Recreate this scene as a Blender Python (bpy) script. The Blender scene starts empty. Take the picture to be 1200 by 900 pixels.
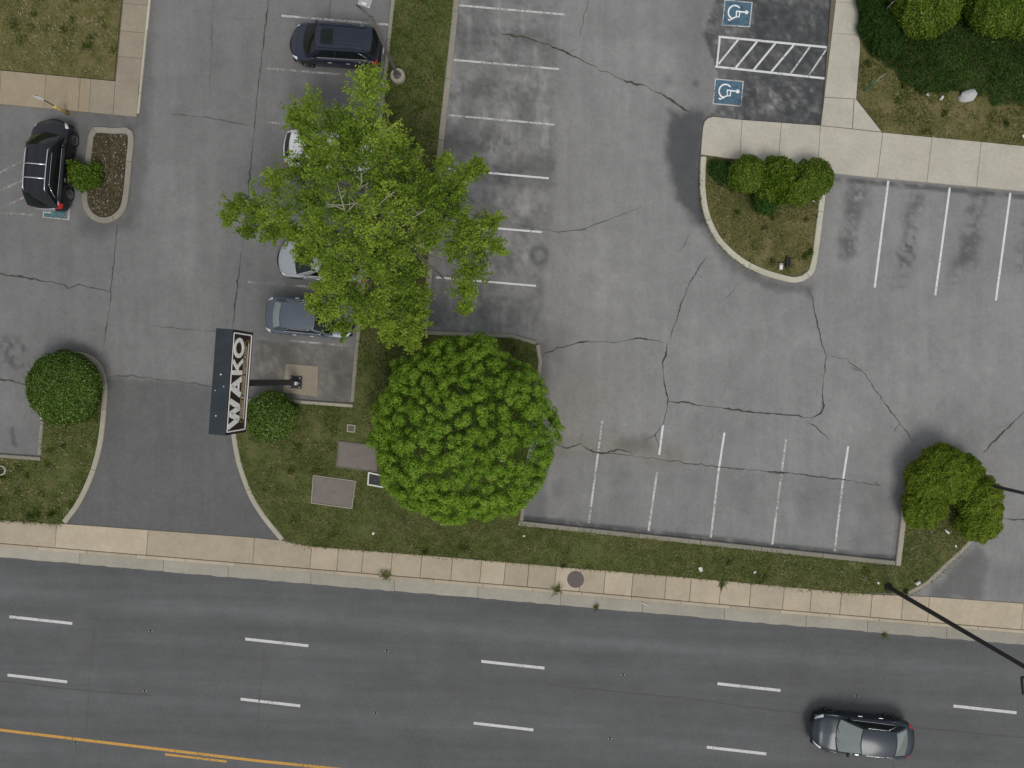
import bpy, bmesh, math, random
import numpy as np
from mathutils import Vector, Matrix, Quaternion
from mathutils.geometry import tessellate_polygon

random.seed(7)
rng = np.random.default_rng(7)
S = bpy.context.scene
COL = S.collection

# ------------------------------------------------------------------ camera
FPX, HC = 848.0, 36.1            # focal length in photo pixels, flying height (m)
NAD = (625.0, 445.0)             # photo pixel that looks straight down
cam = bpy.data.cameras.new('camera')
cam.sensor_width = 36.0
cam.lens = FPX / 1200 * 36.0
cam.clip_end = 3000
cam_o = bpy.data.objects.new('camera', cam)
COL.objects.link(cam_o)
_n = Vector(((NAD[0] - 600) / FPX, (450 - NAD[1]) / FPX, -1)).normalized()
ROT = _n.rotation_difference(Vector((0, 0, -1)))
cam_o.rotation_mode = 'QUATERNION'
cam_o.rotation_quaternion = ROT
cam_o.location = (0, 0, HC)
S.camera = cam_o
RM = ROT.to_matrix()

# ------------------------------------------------------------------ sky, sun, exposure
SUN_EL, SUN_AZ = math.radians(56), math.radians(162)     # azimuth clockwise from +Y
world = bpy.data.worlds.new('World')
S.world = world
world.use_nodes = True
wn, wl = world.node_tree.nodes, world.node_tree.links
bg = wn['Background']
sky = wn.new('ShaderNodeTexSky')
sky.sky_type = 'NISHITA'
sky.sun_disc = False
sky.sun_elevation = SUN_EL
sky.sun_rotation = SUN_AZ
sky.dust_density = 3.0
tc = wn.new('ShaderNodeTexCoord')
mp = wn.new('ShaderNodeMapping'); mp.inputs['Scale'].default_value = (1, 1, 2.2)
wl.new(tc.outputs['Generated'], mp.inputs['Vector'])
cl = wn.new('ShaderNodeTexNoise')
cl.inputs['Scale'].default_value = 3.2
cl.inputs['Detail'].default_value = 7
cl.inputs['Roughness'].default_value = 0.58
wl.new(mp.outputs['Vector'], cl.inputs['Vector'])
cr = wn.new('ShaderNodeValToRGB')
cr.color_ramp.elements[0].position = 0.36
cr.color_ramp.elements[0].color = (0.35, 0.35, 0.35, 1)
cr.color_ramp.elements[1].position = 0.62
cr.color_ramp.elements[1].color = (0.97, 0.97, 0.97, 1)
wl.new(cl.outputs['Fac'], cr.inputs['Fac'])
mx = wn.new('ShaderNodeMix'); mx.data_type = 'RGBA'
mx.inputs[7].default_value = (8.2, 8.3, 8.5, 1)           # bright overcast cloud
wl.new(cr.outputs['Color'], mx.inputs[0])
wl.new(sky.outputs['Color'], mx.inputs[6])
wl.new(mx.outputs[2], bg.inputs['Color'])
bg.inputs['Strength'].default_value = 0.074
sun = bpy.data.lights.new('sun', 'SUN')
sun.energy = 1.5
sun.angle = math.radians(26)
sun.color = (1.0, 0.96, 0.9)
sun_o = bpy.data.objects.new('sun', sun)
COL.objects.link(sun_o)
_sd = Vector((math.sin(SUN_AZ) * math.cos(SUN_EL), math.cos(SUN_AZ) * math.cos(SUN_EL), math.sin(SUN_EL)))
sun_o.rotation_mode = 'QUATERNION'
sun_o.rotation_quaternion = (-_sd).to_track_quat('-Z', 'Y')
sun_o.location = (0, 0, 60)
S.view_settings.view_transform = 'Standard'
S.view_settings.look = 'None'
S.view_settings.exposure = 0.17
S.view_settings.gamma = 1.0
S.view_settings.use_curve_mapping = False

# ------------------------------------------------------------------ levels and placing
Z_BASE, Z_ROAD, Z_LOT = -0.06, 0.0, 0.05
Z_WALK, Z_PATH, Z_LAWN, Z_KERB = 0.085, 0.15, 0.13, 0.17

def P(px, py, z=Z_LOT):
    """world point at height z seen at photo pixel (px, py)"""
    d = RM @ Vector(((px - 600) / FPX, (450 - py) / FPX, -1))
    t = (HC - z) / (-d.z)
    return Vector((d.x * t, d.y * t, z))

def G(px, py):
    p = P(px, py, Z_LOT)
    return Vector((p.x, p.y))

def Garr(px, py, z=Z_LOT):
    px = np.asarray(px, float); py = np.asarray(py, float)
    v = np.stack([(px - 600) / FPX, (450 - py) / FPX, -np.ones_like(px)], -1)
    d = v @ np.array(RM).T
    t = (HC - z) / (-d[..., 2])
    return d[..., 0] * t, d[..., 1] * t

PXM = 23.5                        # photo pixels per metre on the ground

# ------------------------------------------------------------------ tagging
def tag(o, label=None, cat=None, group=None, kind=None):
    if label: o['label'] = label
    if cat: o['category'] = cat
    if group: o['group'] = group
    if kind: o['kind'] = kind
    return o

def empty(name, loc=(0, 0, 0), rz=0.0):
    o = bpy.data.objects.new(name, None)
    o.empty_display_size = 0.3
    COL.objects.link(o)
    o.location = loc
    o.rotation_euler = (0, 0, rz)
    return o

def link(name, me, parent=None, mat=None):
    o = bpy.data.objects.new(name, me)
    COL.objects.link(o)
    if mat is not None and not me.materials:
        me.materials.append(mat)
    if parent is not None:
        o.parent = parent
    return o

def copy_tree(o, parent=None):
    c = o.copy()
    COL.objects.link(c)
    c.parent = parent
    for ch in list(o.children):
        copy_tree(ch, c)
    return c

# ------------------------------------------------------------------ mesh builder
class MB:
    def __init__(s):
        s.v, s.f = [], []
    def add(s, vs, fs):
        b = len(s.v)
        s.v += [tuple(v) for v in vs]
        s.f += [tuple(b + i for i in f) for f in fs]
        return s
    def box(s, c, d, rz=0.0, M=None):
        hx, hy, hz = d[0] / 2, d[1] / 2, d[2] / 2
        vs = [Vector((x, y, z)) for x in (-hx, hx) for y in (-hy, hy) for z in (-hz, hz)]
        R = M if M is not None else Matrix.Rotation(rz, 3, 'Z')
        vs = [R @ v + Vector(c) for v in vs]
        return s.add(vs, [(0, 1, 3, 2), (4, 6, 7, 5), (0, 4, 5, 1), (2, 3, 7, 6), (0, 2, 6, 4), (1, 5, 7, 3)])
    def tube(s, pts, rad, n=8, cap=True):
        pts = [Vector(p) for p in pts]
        if not hasattr(rad, '__len__'): rad = [rad] * len(pts)
        rings = []
        ref = None
        for i, p in enumerate(pts):
            t = (pts[min(i + 1, len(pts) - 1)] - pts[max(i - 1, 0)]).normalized()
            if ref is None:
                ref = t.orthogonal().normalized()
            a = (ref - t * ref.dot(t))
            a = a.normalized() if a.length > 1e-5 else t.orthogonal().normalized()
            ref = a
            b = t.cross(a)
            rings.append([p + (a * math.cos(2 * math.pi * k / n) + b * math.sin(2 * math.pi * k / n)) * rad[i] for k in range(n)])
        vs = [v for r in rings for v in r]
        fs = []
        for i in range(len(pts) - 1):
            for k in range(n):
                k2 = (k + 1) % n
                fs.append((i * n + k, i * n + k2, (i + 1) * n + k2, (i + 1) * n + k))
        if cap:
            fs.append(tuple(reversed(range(n))))
            fs.append(tuple((len(pts) - 1) * n + k for k in range(n)))
        return s.add(vs, fs)
    def lathe(s, prof, axis='Z', c=(0, 0, 0), n=20):
        """prof = [(r, h)]"""
        vs, fs = [], []
        for r, h in prof:
            for k in range(n):
                a = 2 * math.pi * k / n
                x, y = r * math.cos(a), r * math.sin(a)
                v = (x, y, h) if axis == 'Z' else (x, h, y)
                vs.append(Vector(v) + Vector(c))
        for i in range(len(prof) - 1):
            for k in range(n):
                k2 = (k + 1) % n
                fs.append((i * n + k, i * n + k2, (i + 1) * n + k2, (i + 1) * n + k))
        if prof[0][0] > 1e-4: fs.append(tuple(reversed(range(n))))
        if prof[-1][0] > 1e-4: fs.append(tuple((len(prof) - 1) * n + k for k in range(n)))
        return s.add(vs, fs)
    def grid(s, fn, us, vs_):
        pts = [fn(u, v) for v in vs_ for u in us]
        n = len(us)
        fs = [(j * n + i, j * n + i + 1, (j + 1) * n + i + 1, (j + 1) * n + i) for j in range(len(vs_) - 1) for i in range(n - 1)]
        return s.add(pts, fs)
    def prism(s, poly, z0, z1, top_only=False, chamfer=0.0):
        """poly = list of (x, y) in world"""
        n = len(poly)
        A = sum(poly[i][0] * poly[(i + 1) % n][1] - poly[(i + 1) % n][0] * poly[i][1] for i in range(n))
        if A < 0: poly = list(reversed(poly))
        top = poly
        if chamfer:
            top = inset(poly, chamfer)
        vs = [(x, y, z1) for x, y in top]
        tris = tessellate_polygon([[Vector((x, y, 0)) for x, y in top]])
        fs = []
        for t in tris:
            a, b, c = [Vector(top[i]) for i in t]
            cr_ = (b - a).x * (c - a).y - (b - a).y * (c - a).x
            fs.append(tuple(t) if cr_ > 0 else tuple(reversed(t)))
        if not top_only:
            zs = z1 - chamfer
            if chamfer:
                vs += [(x, y, zs) for x, y in poly]
                vs += [(x, y, z0) for x, y in poly]
                for i in range(n):
                    j = (i + 1) % n
                    fs.append((n + i, n + j, j, i))
                    fs.append((2 * n + i, 2 * n + j, n + j, n + i))
            else:
                vs += [(x, y, z0) for x, y in poly]
                for i in range(n):
                    j = (i + 1) % n
                    fs.append((n + i, n + j, j, i))
        return s.add(vs, fs)
    def mesh(s, name, mat=None, smooth=False):
        me = bpy.data.meshes.new(name)
        me.from_pydata(s.v, [], s.f)
        me.update()
        if mat is not None: me.materials.append(mat)
        if smooth:
            me.polygons.foreach_set('use_smooth', [True] * len(me.polygons))
        return me
    def build(s, name, mat=None, parent=None, smooth=False):
        return link(name, s.mesh(name, mat, smooth), parent)

def inset(poly, d):
    n = len(poly)
    out = []
    for i in range(n):
        p0, p1, p2 = Vector(poly[i - 1]), Vector(poly[i]), Vector(poly[(i + 1) % n])
        a = (p1 - p0).normalized(); b = (p2 - p1).normalized()
        na, nb = Vector((-a.y, a.x)), Vector((-b.y, b.x))
        m = na + nb
        m = m / max(0.35, m.dot(na)) if m.length > 1e-6 else na
        out.append(tuple(p1 + m * d))
    return out

def smooth_line(pts, step=0.25, closed=False):
    """Catmull-Rom through 2D world points"""
    pts = [Vector(p) for p in pts]
    n = len(pts)
    out = []
    rngi = range(n) if closed else range(n - 1)
    for i in rngi:
        p1, p2 = pts[i], pts[(i + 1) % n]
        p0 = pts[i - 1] if (i > 0 or closed) else p1 * 2 - p2
        p3 = pts[(i + 2) % n] if (i + 2 < n or closed) else p2 * 2 - p1
        k = max(1, int((p2 - p1).length / step))
        for j in range(k):
            t = j / k
            out.append(0.5 * ((2 * p1) + (p2 - p0) * t + (2 * p0 - 5 * p1 + 4 * p2 - p3) * t * t + (3 * p1 - p0 - 3 * p2 + p3) * t ** 3))
    if not closed: out.append(pts[-1])
    return out

def straight_line(pts, step=0.5):
    pts = [Vector(p) for p in pts]
    out = []
    for a, b in zip(pts[:-1], pts[1:]):
        k = max(1, int((b - a).length / step))
        out += [a.lerp(b, j / k) for j in range(k)]
    out.append(pts[-1])
    return out

def offsets(line, closed=False):
    n = len(line)
    res = []
    for i in range(n):
        if closed:
            a, b, c = line[i - 1], line[i], line[(i + 1) % n]
        else:
            a, b, c = line[max(0, i - 1)], line[i], line[min(n - 1, i + 1)]
        d1 = (b - a).normalized() if (b - a).length > 1e-6 else (c - b).normalized()
        d2 = (c - b).normalized() if (c - b).length > 1e-6 else d1
        n1, n2 = Vector((-d1.y, d1.x)), Vector((-d2.y, d2.x))
        m = n1 + n2
        m = m / max(0.5, m.dot(n1))
        res.append(m)
    return res

# ------------------------------------------------------------------ numpy helpers
def pip(px, py, poly):
    inside = np.zeros(np.shape(px), bool)
    n = len(poly)
    for i in range(n):
        x1, y1 = poly[i]; x2, y2 = poly[(i + 1) % n]
        if y1 == y2: continue
        c = ((y1 > py) != (y2 > py)) & (px < (x2 - x1) * (py - y1) / (y2 - y1) + x1)
        inside ^= c
    return inside

def seg_dist(px, py, a, b):
    ax, ay = a; bx, by = b
    dx, dy = bx - ax, by - ay
    t = np.clip(((px - ax) * dx + (py - ay) * dy) / (dx * dx + dy * dy + 1e-9), 0, 1)
    return np.hypot(px - ax - t * dx, py - ay - t * dy)

def poly_mask(px, py, poly, feather):
    d = np.full(np.shape(px), 1e9)
    for i in range(len(poly)):
        d = np.minimum(d, seg_dist(px, py, poly[i], poly[(i + 1) % len(poly)]))
    sd = np.where(pip(px, py, poly), d, -d)
    t = np.clip(sd / (2 * feather) + 0.5, 0, 1)
    return t * t * (3 - 2 * t)

def line_mask(px, py, pts, w, feather):
    d = np.full(np.shape(px), 1e9)
    for a, b in zip(pts[:-1], pts[1:]):
        d = np.minimum(d, seg_dist(px, py, a, b))
    t = np.clip((w - d) / (2 * feather) + 0.5, 0, 1)
    return t * t * (3 - 2 * t)

_NG = rng.random((256, 256))
def vnoise(x, y, oct=3):
    out = 0; amp = 1; tot = 0
    x = np.asarray(x, float); y = np.asarray(y, float)
    for o in range(oct):
        xi = np.floor(x).astype(int); yi = np.floor(y).astype(int)
        fx = x - xi; fy = y - yi
        fx = fx * fx * (3 - 2 * fx); fy = fy * fy * (3 - 2 * fy)
        a = _NG[xi % 256, yi % 256]; b = _NG[(xi + 1) % 256, yi % 256]
        c = _NG[xi % 256, (yi + 1) % 256]; d = _NG[(xi + 1) % 256, (yi + 1) % 256]
        out = out + amp * ((a * (1 - fx) + b * fx) * (1 - fy) + (c * (1 - fx) + d * fx) * fy)
        tot += amp; amp *= 0.55; x = x * 2.03 + 17.3; y = y * 2.03 + 9.1
    return out / tot

# ------------------------------------------------------------------ materials
class NT:
    def __init__(s, name):
        s.m = bpy.data.materials.new(name)
        s.m.use_nodes = True
        s.n, s.l = s.m.node_tree.nodes, s.m.node_tree.links
        s.b = s.n['Principled BSDF']
        s.pos = s.n.new('ShaderNodeNewGeometry').outputs['Position']
    def noise(s, scale, detail=4, rough=0.55, stretch=None, rot=0.0, vec=None):
        t = s.n.new('ShaderNodeTexNoise')
        t.inputs['Scale'].default_value = scale
        t.inputs['Detail'].default_value = detail
        t.inputs['Roughness'].default_value = rough
        v = vec or s.pos
        if stretch:
            mp_ = s.n.new('ShaderNodeMapping')
            mp_.inputs['Rotation'].default_value = (0, 0, rot)
            mp_.inputs['Scale'].default_value = stretch
            s.l.new(v, mp_.inputs['Vector'])
            v = mp_.outputs['Vector']
        s.l.new(v, t.inputs['Vector'])
        return t.outputs['Fac']
    def rng(s, x, a, b, c, d):
        t = s.n.new('ShaderNodeMapRange')
        s.l.new(x, t.inputs[0])
        for i, q in enumerate((a, b, c, d)): t.inputs[i + 1].default_value = q
        return t.outputs[0]
    def math(s, op, a, b=None):
        t = s.n.new('ShaderNodeMath'); t.operation = op
        for i, q in enumerate((a, b)):
            if q is None: continue
            if isinstance(q, (int, float)): t.inputs[i].default_value = q
            else: s.l.new(q, t.inputs[i])
        return t.outputs[0]
    def ramp(s, x, stops):
        t = s.n.new('ShaderNodeValToRGB')
        e = t.color_ramp.elements
        while len(e) < len(stops): e.new(0.5)
        for el, (p, c) in zip(e, stops):
            el.position = p; el.color = (*c, 1)
        s.l.new(x, t.inputs['Fac'])
        return t.outputs['Color']
    def mix(s, f, a, b, mode='MIX'):
        t = s.n.new('ShaderNodeMix'); t.data_type = 'RGBA'; t.blend_type = mode
        for i, q in ((0, f), (6, a), (7, b)):
            if isinstance(q, (int, float)): t.inputs[i].default_value = q
            elif isinstance(q, tuple): t.inputs[i].default_value = (*q, 1)
            else: s.l.new(q, t.inputs[i])
        return t.outputs[2]
    def scale(s, col, f):
        t = s.n.new('ShaderNodeVectorMath'); t.operation = 'SCALE'
        if isinstance(col, tuple): t.inputs[0].default_value = col
        else: s.l.new(col, t.inputs[0])
        if isinstance(f, (int, float)): t.inputs['Scale'].default_value = f
        else: s.l.new(f, t.inputs['Scale'])
        return t.outputs[0]
    def attr(s, name, what='Fac'):
        t = s.n.new('ShaderNodeAttribute'); t.attribute_name = name
        return t.outputs[what]
    def objrand(s):
        return s.n.new('ShaderNodeObjectInfo').outputs['Random']
    def bump(s, h, strength=0.3, dist=0.02):
        t = s.n.new('ShaderNodeBump')
        t.inputs['Strength'].default_value = strength
        t.inputs['Distance'].default_value = dist
        s.l.new(h, t.inputs['Height'])
        s.l.new(t.outputs['Normal'], s.b.inputs['Normal'])
    def out(s, col, rough=0.85, metal=0.0, spec=0.3):
        if isinstance(col, tuple): s.b.inputs['Base Color'].default_value = (*col, 1)
        else: s.l.new(col, s.b.inputs['Base Color'])
        if isinstance(rough, (int, float)): s.b.inputs['Roughness'].default_value = rough
        else: s.l.new(rough, s.b.inputs['Roughness'])
        s.b.inputs['Metallic'].default_value = metal
        s.b.inputs['Specular IOR Level'].default_value = spec
        return s.m

def plain(name, col, rough=0.6, metal=0.0, var=0.12, scale=8.0, spec=0.4):
    t = NT(name)
    f = t.rng(t.noise(scale, 5), 0.3, 0.7, 1 - var, 1 + var)
    return t.out(t.scale(col, f), rough, metal, spec)

LOTROT = 0.082
def mat_asphalt(name, base, streak, warm=(1.0, 0.993, 0.975), streak_amt=0.07, use_tone=True):
    t = NT(name)
    f = t.rng(t.noise(0.22, 5), 0.3, 0.7, 0.93, 1.07)
    f = t.math('MULTIPLY', f, t.rng(t.noise(1.1, 6, 0.6), 0.25, 0.75, 0.92, 1.08))
    f = t.math('MULTIPLY', f, t.rng(t.noise(6, 5, 0.65), 0.25, 0.75, 0.90, 1.10))
    f = t.math('MULTIPLY', f, t.rng(t.noise(26, 3, 0.7), 0.25, 0.75, 0.91, 1.09))
    f = t.math('MULTIPLY', f, t.rng(t.noise(1.0, 4, 0.6, stretch=streak, rot=LOTROT), 0.3, 0.7, 1 - streak_amt, 1 + streak_amt))
    # sparse pale chips
    ch = t.rng(t.noise(11, 2, 0.5), 0.76, 0.80, 0.0, 0.55)
    if use_tone:
        f = t.math('MULTIPLY', f, t.attr('tone'))
    col = t.scale(tuple(base * c for c in warm), f)
    if use_tone:
        col = t.mix(t.attr('rust'), col, t.scale((base * 1.10, base * 1.0, base * 0.84), f))
        col = t.mix(t.rng(t.attr('tone'), 0.55, 0.25, 0, 1), col, t.scale((base * .93, base * 1.0, base * 1.07), f))
    col = t.mix(ch, col, (base * 1.7, base * 1.68, base * 1.6))
    t.bump(t.noise(45, 3, 0.7), 0.35, 0.01)
    return t.out(col, 0.92, 0, 0.25)

def mat_concrete(name, col, rust=(0.36, 0.28, 0.19), rustamt=0.22, objvar=0.12):
    t = NT(name)
    f = t.rng(t.objrand(), 0, 1, 1 - objvar, 1 + objvar)
    f = t.math('MULTIPLY', f, t.rng(t.noise(0.9, 6, 0.6), 0.3, 0.7, 0.90, 1.08))
    f = t.math('MULTIPLY', f, t.rng(t.noise(6, 5, 0.65), 0.25, 0.75, 0.90, 1.10))
    f = t.math('MULTIPLY', f, t.rng(t.noise(38, 3, 0.7), 0.25, 0.75, 0.92, 1.08))
    c = t.scale(col, f)
    r = t.rng(t.noise(0.5, 5, 0.6), 0.48, 0.75, 0.0, rustamt)
    c = t.mix(r, c, t.scale(rust, f))
    d = t.rng(t.noise(2.3, 6, 0.7), 0.62, 0.8, 0.0, 0.35)
    c = t.mix(d, c, (col[0] * 0.45, col[1] * 0.42, col[2] * 0.36))
    t.bump(t.noise(60, 3, 0.7), 0.25, 0.006)
    return t.out(c, 0.88, 0, 0.25)

def mat_leaf(name, stops, rough=0.5, trans=0.3):
    t = NT(name)
    col = t.ramp(t.attr('tint'), stops)
    t.out(col, rough, 0, 0.10)
    tr = t.n.new('ShaderNodeBsdfTranslucent')
    t.l.new(t.mix(0.5, col, t.scale(col, 1.5)), tr.inputs['Color'])
    ms = t.n.new('ShaderNodeMixShader'); ms.inputs[0].default_value = trans
    t.l.new(t.b.outputs[0], ms.inputs[1]); t.l.new(tr.outputs[0], ms.inputs[2])
    t.l.new(ms.outputs[0], t.n['Material Output'].inputs['Surface'])
    return t.m

def mat_soil(name, cols, scale=3.0):
    t = NT(name)
    n1 = t.noise(scale, 7, 0.65)
    col = t.ramp(n1, [(0.3, cols[0]), (0.5, cols[1]), (0.7, cols[2])])
    col = t.scale(col, t.rng(t.noise(22, 4, 0.7), 0.25, 0.75, 0.7, 1.3))
    t.bump(t.noise(18, 4, 0.7), 0.6, 0.04)
    return t.out(col, 0.95, 0, 0.15)

def mat_paint_mark(name, col, wear, wscale=9.0):
    """thin road paint, worn through where the noise is high"""
    t = NT(name)
    c = t.scale(col, t.rng(t.noise(5, 4), 0.3, 0.7, 0.88, 1.06))
    t.out(c, 0.75, 0, 0.3)
    n = t.noise(wscale, 6, 0.75)
    n2 = t.noise(0.8, 3, 0.5)
    a = t.math('ADD', n, t.rng(n2, 0.3, 0.7, -0.12, 0.12))
    al = t.rng(a, wear - 0.10, wear + 0.10, 1.0, 0.06)
    tr = t.n.new('ShaderNodeBsdfTransparent')
    ms = t.n.new('ShaderNodeMixShader')
    t.l.new(al, ms.inputs[0]); t.l.new(tr.outputs[0], ms.inputs[1]); t.l.new(t.b.outputs[0], ms.inputs[2])
    t.l.new(ms.outputs[0], t.n['Material Output'].inputs['Surface'])
    return t.m

def mat_carpaint(name, col, metal=0.25):
    t = NT(name)
    t.out(t.scale(col, t.rng(t.noise(1.5, 4), 0.3, 0.7, 0.94, 1.06)), t.rng(t.noise(3, 5, 0.7), 0.3, 0.7, 0.34, 0.46), metal, 0.4)
    t.b.inputs['Coat Weight'].default_value = 0.5
    t.b.inputs['Coat Roughness'].default_value = 0.16
    return t.m

def mat_gloss(name, col, rough=0.05, spec=0.6, metal=0.0):
    t = NT(name)
    return t.out(t.scale(col, t.rng(t.noise(2.0, 3), 0.3, 0.7, 0.95, 1.05)), rough, metal, spec)

M = {}
M['lot'] = mat_asphalt('aged_lot_asphalt', 0.215, (1.6, 0.14, 1))
M['road'] = mat_asphalt('road_asphalt', 0.102, (0.07, 1.3, 1), warm=(0.975, 1.0, 1.01), streak_amt=0.10)
M['walk'] = mat_concrete('sidewalk_concrete', (0.385, 0.330, 0.245))
M['path'] = mat_concrete('walkway_concrete', (0.425, 0.402, 0.337), rustamt=0.08, objvar=0.025)
M['ramp'] = mat_concrete('ramp_concrete', (0.30, 0.25, 0.175), rustamt=0.4, objvar=0.05)
M['path_l'] = mat_concrete('old_walkway_concrete', (0.27, 0.235, 0.18), rustamt=0.2, objvar=0.05)
M['kerb'] = mat_concrete('kerb_concrete', (0.33, 0.305, 0.245), rustamt=0.15)
M['kerb_pale'] = mat_concrete('pale_kerb_concrete', (0.46, 0.44, 0.35), rustamt=0.05)
M['kerb_dull'] = mat_concrete('dull_kerb_concrete', (0.24, 0.225, 0.185), rustamt=0.15)
M['gutter'] = mat_concrete('gutter_concrete', (0.32, 0.30, 0.25), rustamt=0.12)
M['bed'] = plain('joint_dirt', (0.13, 0.11, 0.08), 0.95)
M['ground'] = mat_soil('ground_soil', [(0.06, 0.07, 0.03), (0.09, 0.09, 0.045), (0.12, 0.11, 0.06)], 0.3)
M['white_line'] = mat_paint_mark('white_line_paint', (0.62, 0.63, 0.62), 0.68)
M['worn_line'] = mat_paint_mark('worn_white_paint', (0.50, 0.50, 0.485), 0.56)
M['faint_line'] = mat_paint_mark('faint_white_paint', (0.36, 0.36, 0.345), 0.48)
M['lane_line'] = mat_paint_mark('lane_white_paint', (0.54, 0.54, 0.525), 0.67)
M['yellow_line'] = mat_paint_mark('lane_yellow_paint', (0.50, 0.28, 0.065), 0.66)
M['blue_mark'] = mat_paint_mark('blue_symbol_paint', (0.070, 0.140, 0.195), 0.60, 6.0)
M['teal_mark'] = mat_paint_mark('faded_teal_paint', (0.10, 0.22, 0.25), 0.52, 6.0)
M['white_mark'] = mat_paint_mark('white_symbol_paint', (0.75, 0.77, 0.78), 0.68)
M['crack'] = plain('crack_dark', (0.05, 0.049, 0.045), 0.95, var=0.4)
M['crack_green'] = plain('crack_weedy', (0.05, 0.054, 0.034), 0.95, var=0.5)
M['pale_seam'] = plain('pale_seam_dust', (0.235, 0.225, 0.205), 0.95, var=0.2)
M['seal'] = plain('crack_filler', (0.09, 0.088, 0.084), 0.9)
M['dark_metal'] = plain('dark_bronze_metal', (0.034, 0.033, 0.035), 0.55, 0.3)
M['brown_metal'] = plain('brown_pole_paint', (0.10, 0.088, 0.078), 0.6, 0.1)
M['steel'] = plain('galvanised_steel', (0.45, 0.46, 0.47), 0.45, 0.6)
M['white_plastic'] = plain('white_plastic', (0.62, 0.62, 0.58), 0.55)
M['yellow_post'] = plain('yellow_post_paint', (0.50, 0.40, 0.13), 0.6, var=0.3)
M['bark'] = plain('bark', (0.17, 0.15, 0.125), 0.9, var=0.35, scale=14)
M['bark_pale'] = plain('pale_twig_bark', (0.34, 0.31, 0.26), 0.9, var=0.25, scale=14)
M['stem'] = plain('dark_stem', (0.06, 0.045, 0.03), 0.9, var=0.3)
M['vault'] = plain('vault_lid', (0.165, 0.143, 0.128), 0.85, var=0.10, scale=3)
M['vault_rim'] = mat_concrete('vault_rim', (0.30, 0.28, 0.23), rustamt=0.1)
M['iron'] = plain('cast_iron', (0.12, 0.10, 0.098), 0.7, 0.3, var=0.25, scale=20)
M['black_plastic'] = plain('black_plastic', (0.02, 0.02, 0.022), 0.5)
M['green_paint'] = plain('green_post_paint', (0.03, 0.13, 0.07), 0.6)
M['rock'] = mat_concrete('pale_rock', (0.42, 0.42, 0.42), rustamt=0.05)

# leaf colours (dark to light)
M['leaf_pale'] = mat_leaf('pale_tree_leaf', [(0.0, (0.050, 0.105, 0.012)), (0.4, (0.195, 0.290, 0.031)), (0.75, (0.335, 0.440, 0.062)), (1.0, (0.50, 0.60, 0.16))], trans=0.42)
M['leaf_round'] = mat_leaf('round_tree_leaf', [(0.0, (0.022, 0.062, 0.006)), (0.5, (0.130, 0.250, 0.018)), (1.0, (0.30, 0.44, 0.06))], trans=0.3)
M['leaf_box'] = mat_leaf('boxwood_leaf', [(0.0, (0.012, 0.030, 0.003)), (0.5, (0.042, 0.088, 0.006)), (0.85, (0.100, 0.160, 0.020)), (1.0, (0.20, 0.26, 0.10))], trans=0.12)
M['leaf_yew'] = mat_leaf('yew_leaf', [(0.0, (0.018, 0.040, 0.003)), (0.5, (0.068, 0.122, 0.007)), (0.85, (0.125, 0.172, 0.018)), (1.0, (0.22, 0.27, 0.07))], trans=0.15)
M['leaf_gold'] = mat_leaf('golden_yew_leaf', [(0.0, (0.035, 0.055, 0.003)), (0.5, (0.102, 0.160, 0.010)), (1.0, (0.21, 0.28, 0.035))], trans=0.15)
M['leaf_juniper'] = mat_leaf('juniper_leaf', [(0.0, (0.010, 0.028, 0.006)), (0.5, (0.034, 0.080, 0.013)), (1.0, (0.080, 0.150, 0.030))], trans=0.1)
M['leaf_bright'] = mat_leaf('bright_shrub_leaf', [(0.0, (0.03, 0.07, 0.008)), (0.5, (0.09, 0.155, 0.015)), (1.0, (0.2, 0.27, 0.04))], trans=0.25)
M['grass'] = mat_leaf('grass_blade', [(0.0, (0.024, 0.050, 0.008)), (0.3, (0.090, 0.130, 0.026)), (0.55, (0.190, 0.205, 0.062)), (0.8, (0.30, 0.270, 0.135)), (1.0, (0.50, 0.46, 0.33))], rough=0.7, trans=0.2)
M['mulch_bits'] = mat_leaf('mulch_bits', [(0.0, (0.035, 0.026, 0.016)), (0.5, (0.10, 0.08, 0.05)), (0.8, (0.20, 0.165, 0.11)), (1.0, (0.5, 0.46, 0.38))], rough=0.85, trans=0.02)
M['soil_green'] = mat_soil('lawn_soil', [(0.045, 0.062, 0.017), (0.085, 0.100, 0.030), (0.135, 0.125, 0.055)], 1.6)
M['soil_brown'] = mat_soil('dry_lawn_soil', [(0.065, 0.070, 0.023), (0.125, 0.115, 0.044), (0.185, 0.150, 0.08)], 1.8)
M['soil_mulch'] = mat_soil('mulch_soil', [(0.035, 0.03, 0.018), (0.07, 0.056, 0.034), (0.11, 0.085, 0.055)], 4.0)

# cars
M['tyre'] = plain('tyre_rubber', (0.012, 0.012, 0.012), 0.8)
M['rim'] = mat_gloss('alloy_rim', (0.42, 0.43, 0.44), 0.35, 0.5, 0.7)
M['glass'] = mat_gloss('tinted_glass', (0.006, 0.010, 0.009), 0.04, 0.35)
M['glass_reflection'] = mat_gloss('window_painted_reflection', (0.26, 0.31, 0.29), 0.06, 0.8)  # pale base colour paints a cloud reflection onto the hatch rear window
M['glass_pale'] = mat_gloss('painted_sky_glass', (0.17, 0.20, 0.19), 0.05, 0.9)  # sky reflection on the sedan's glass lightened into the base colour
M['chrome'] = mat_gloss('chrome_trim', (0.70, 0.71, 0.72), 0.22, 0.5, 0.9)
M['lamp_clear'] = mat_gloss('headlamp_lens', (0.72, 0.74, 0.76), 0.1, 0.7)
M['lamp_red'] = mat_gloss('tail_lamp_lens', (0.42, 0.02, 0.025), 0.12, 0.6)
M['trim'] = plain('black_trim', (0.012, 0.012, 0.013), 0.55)
M['plate'] = plain('number_plate', (0.62, 0.64, 0.64), 0.5)
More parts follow.
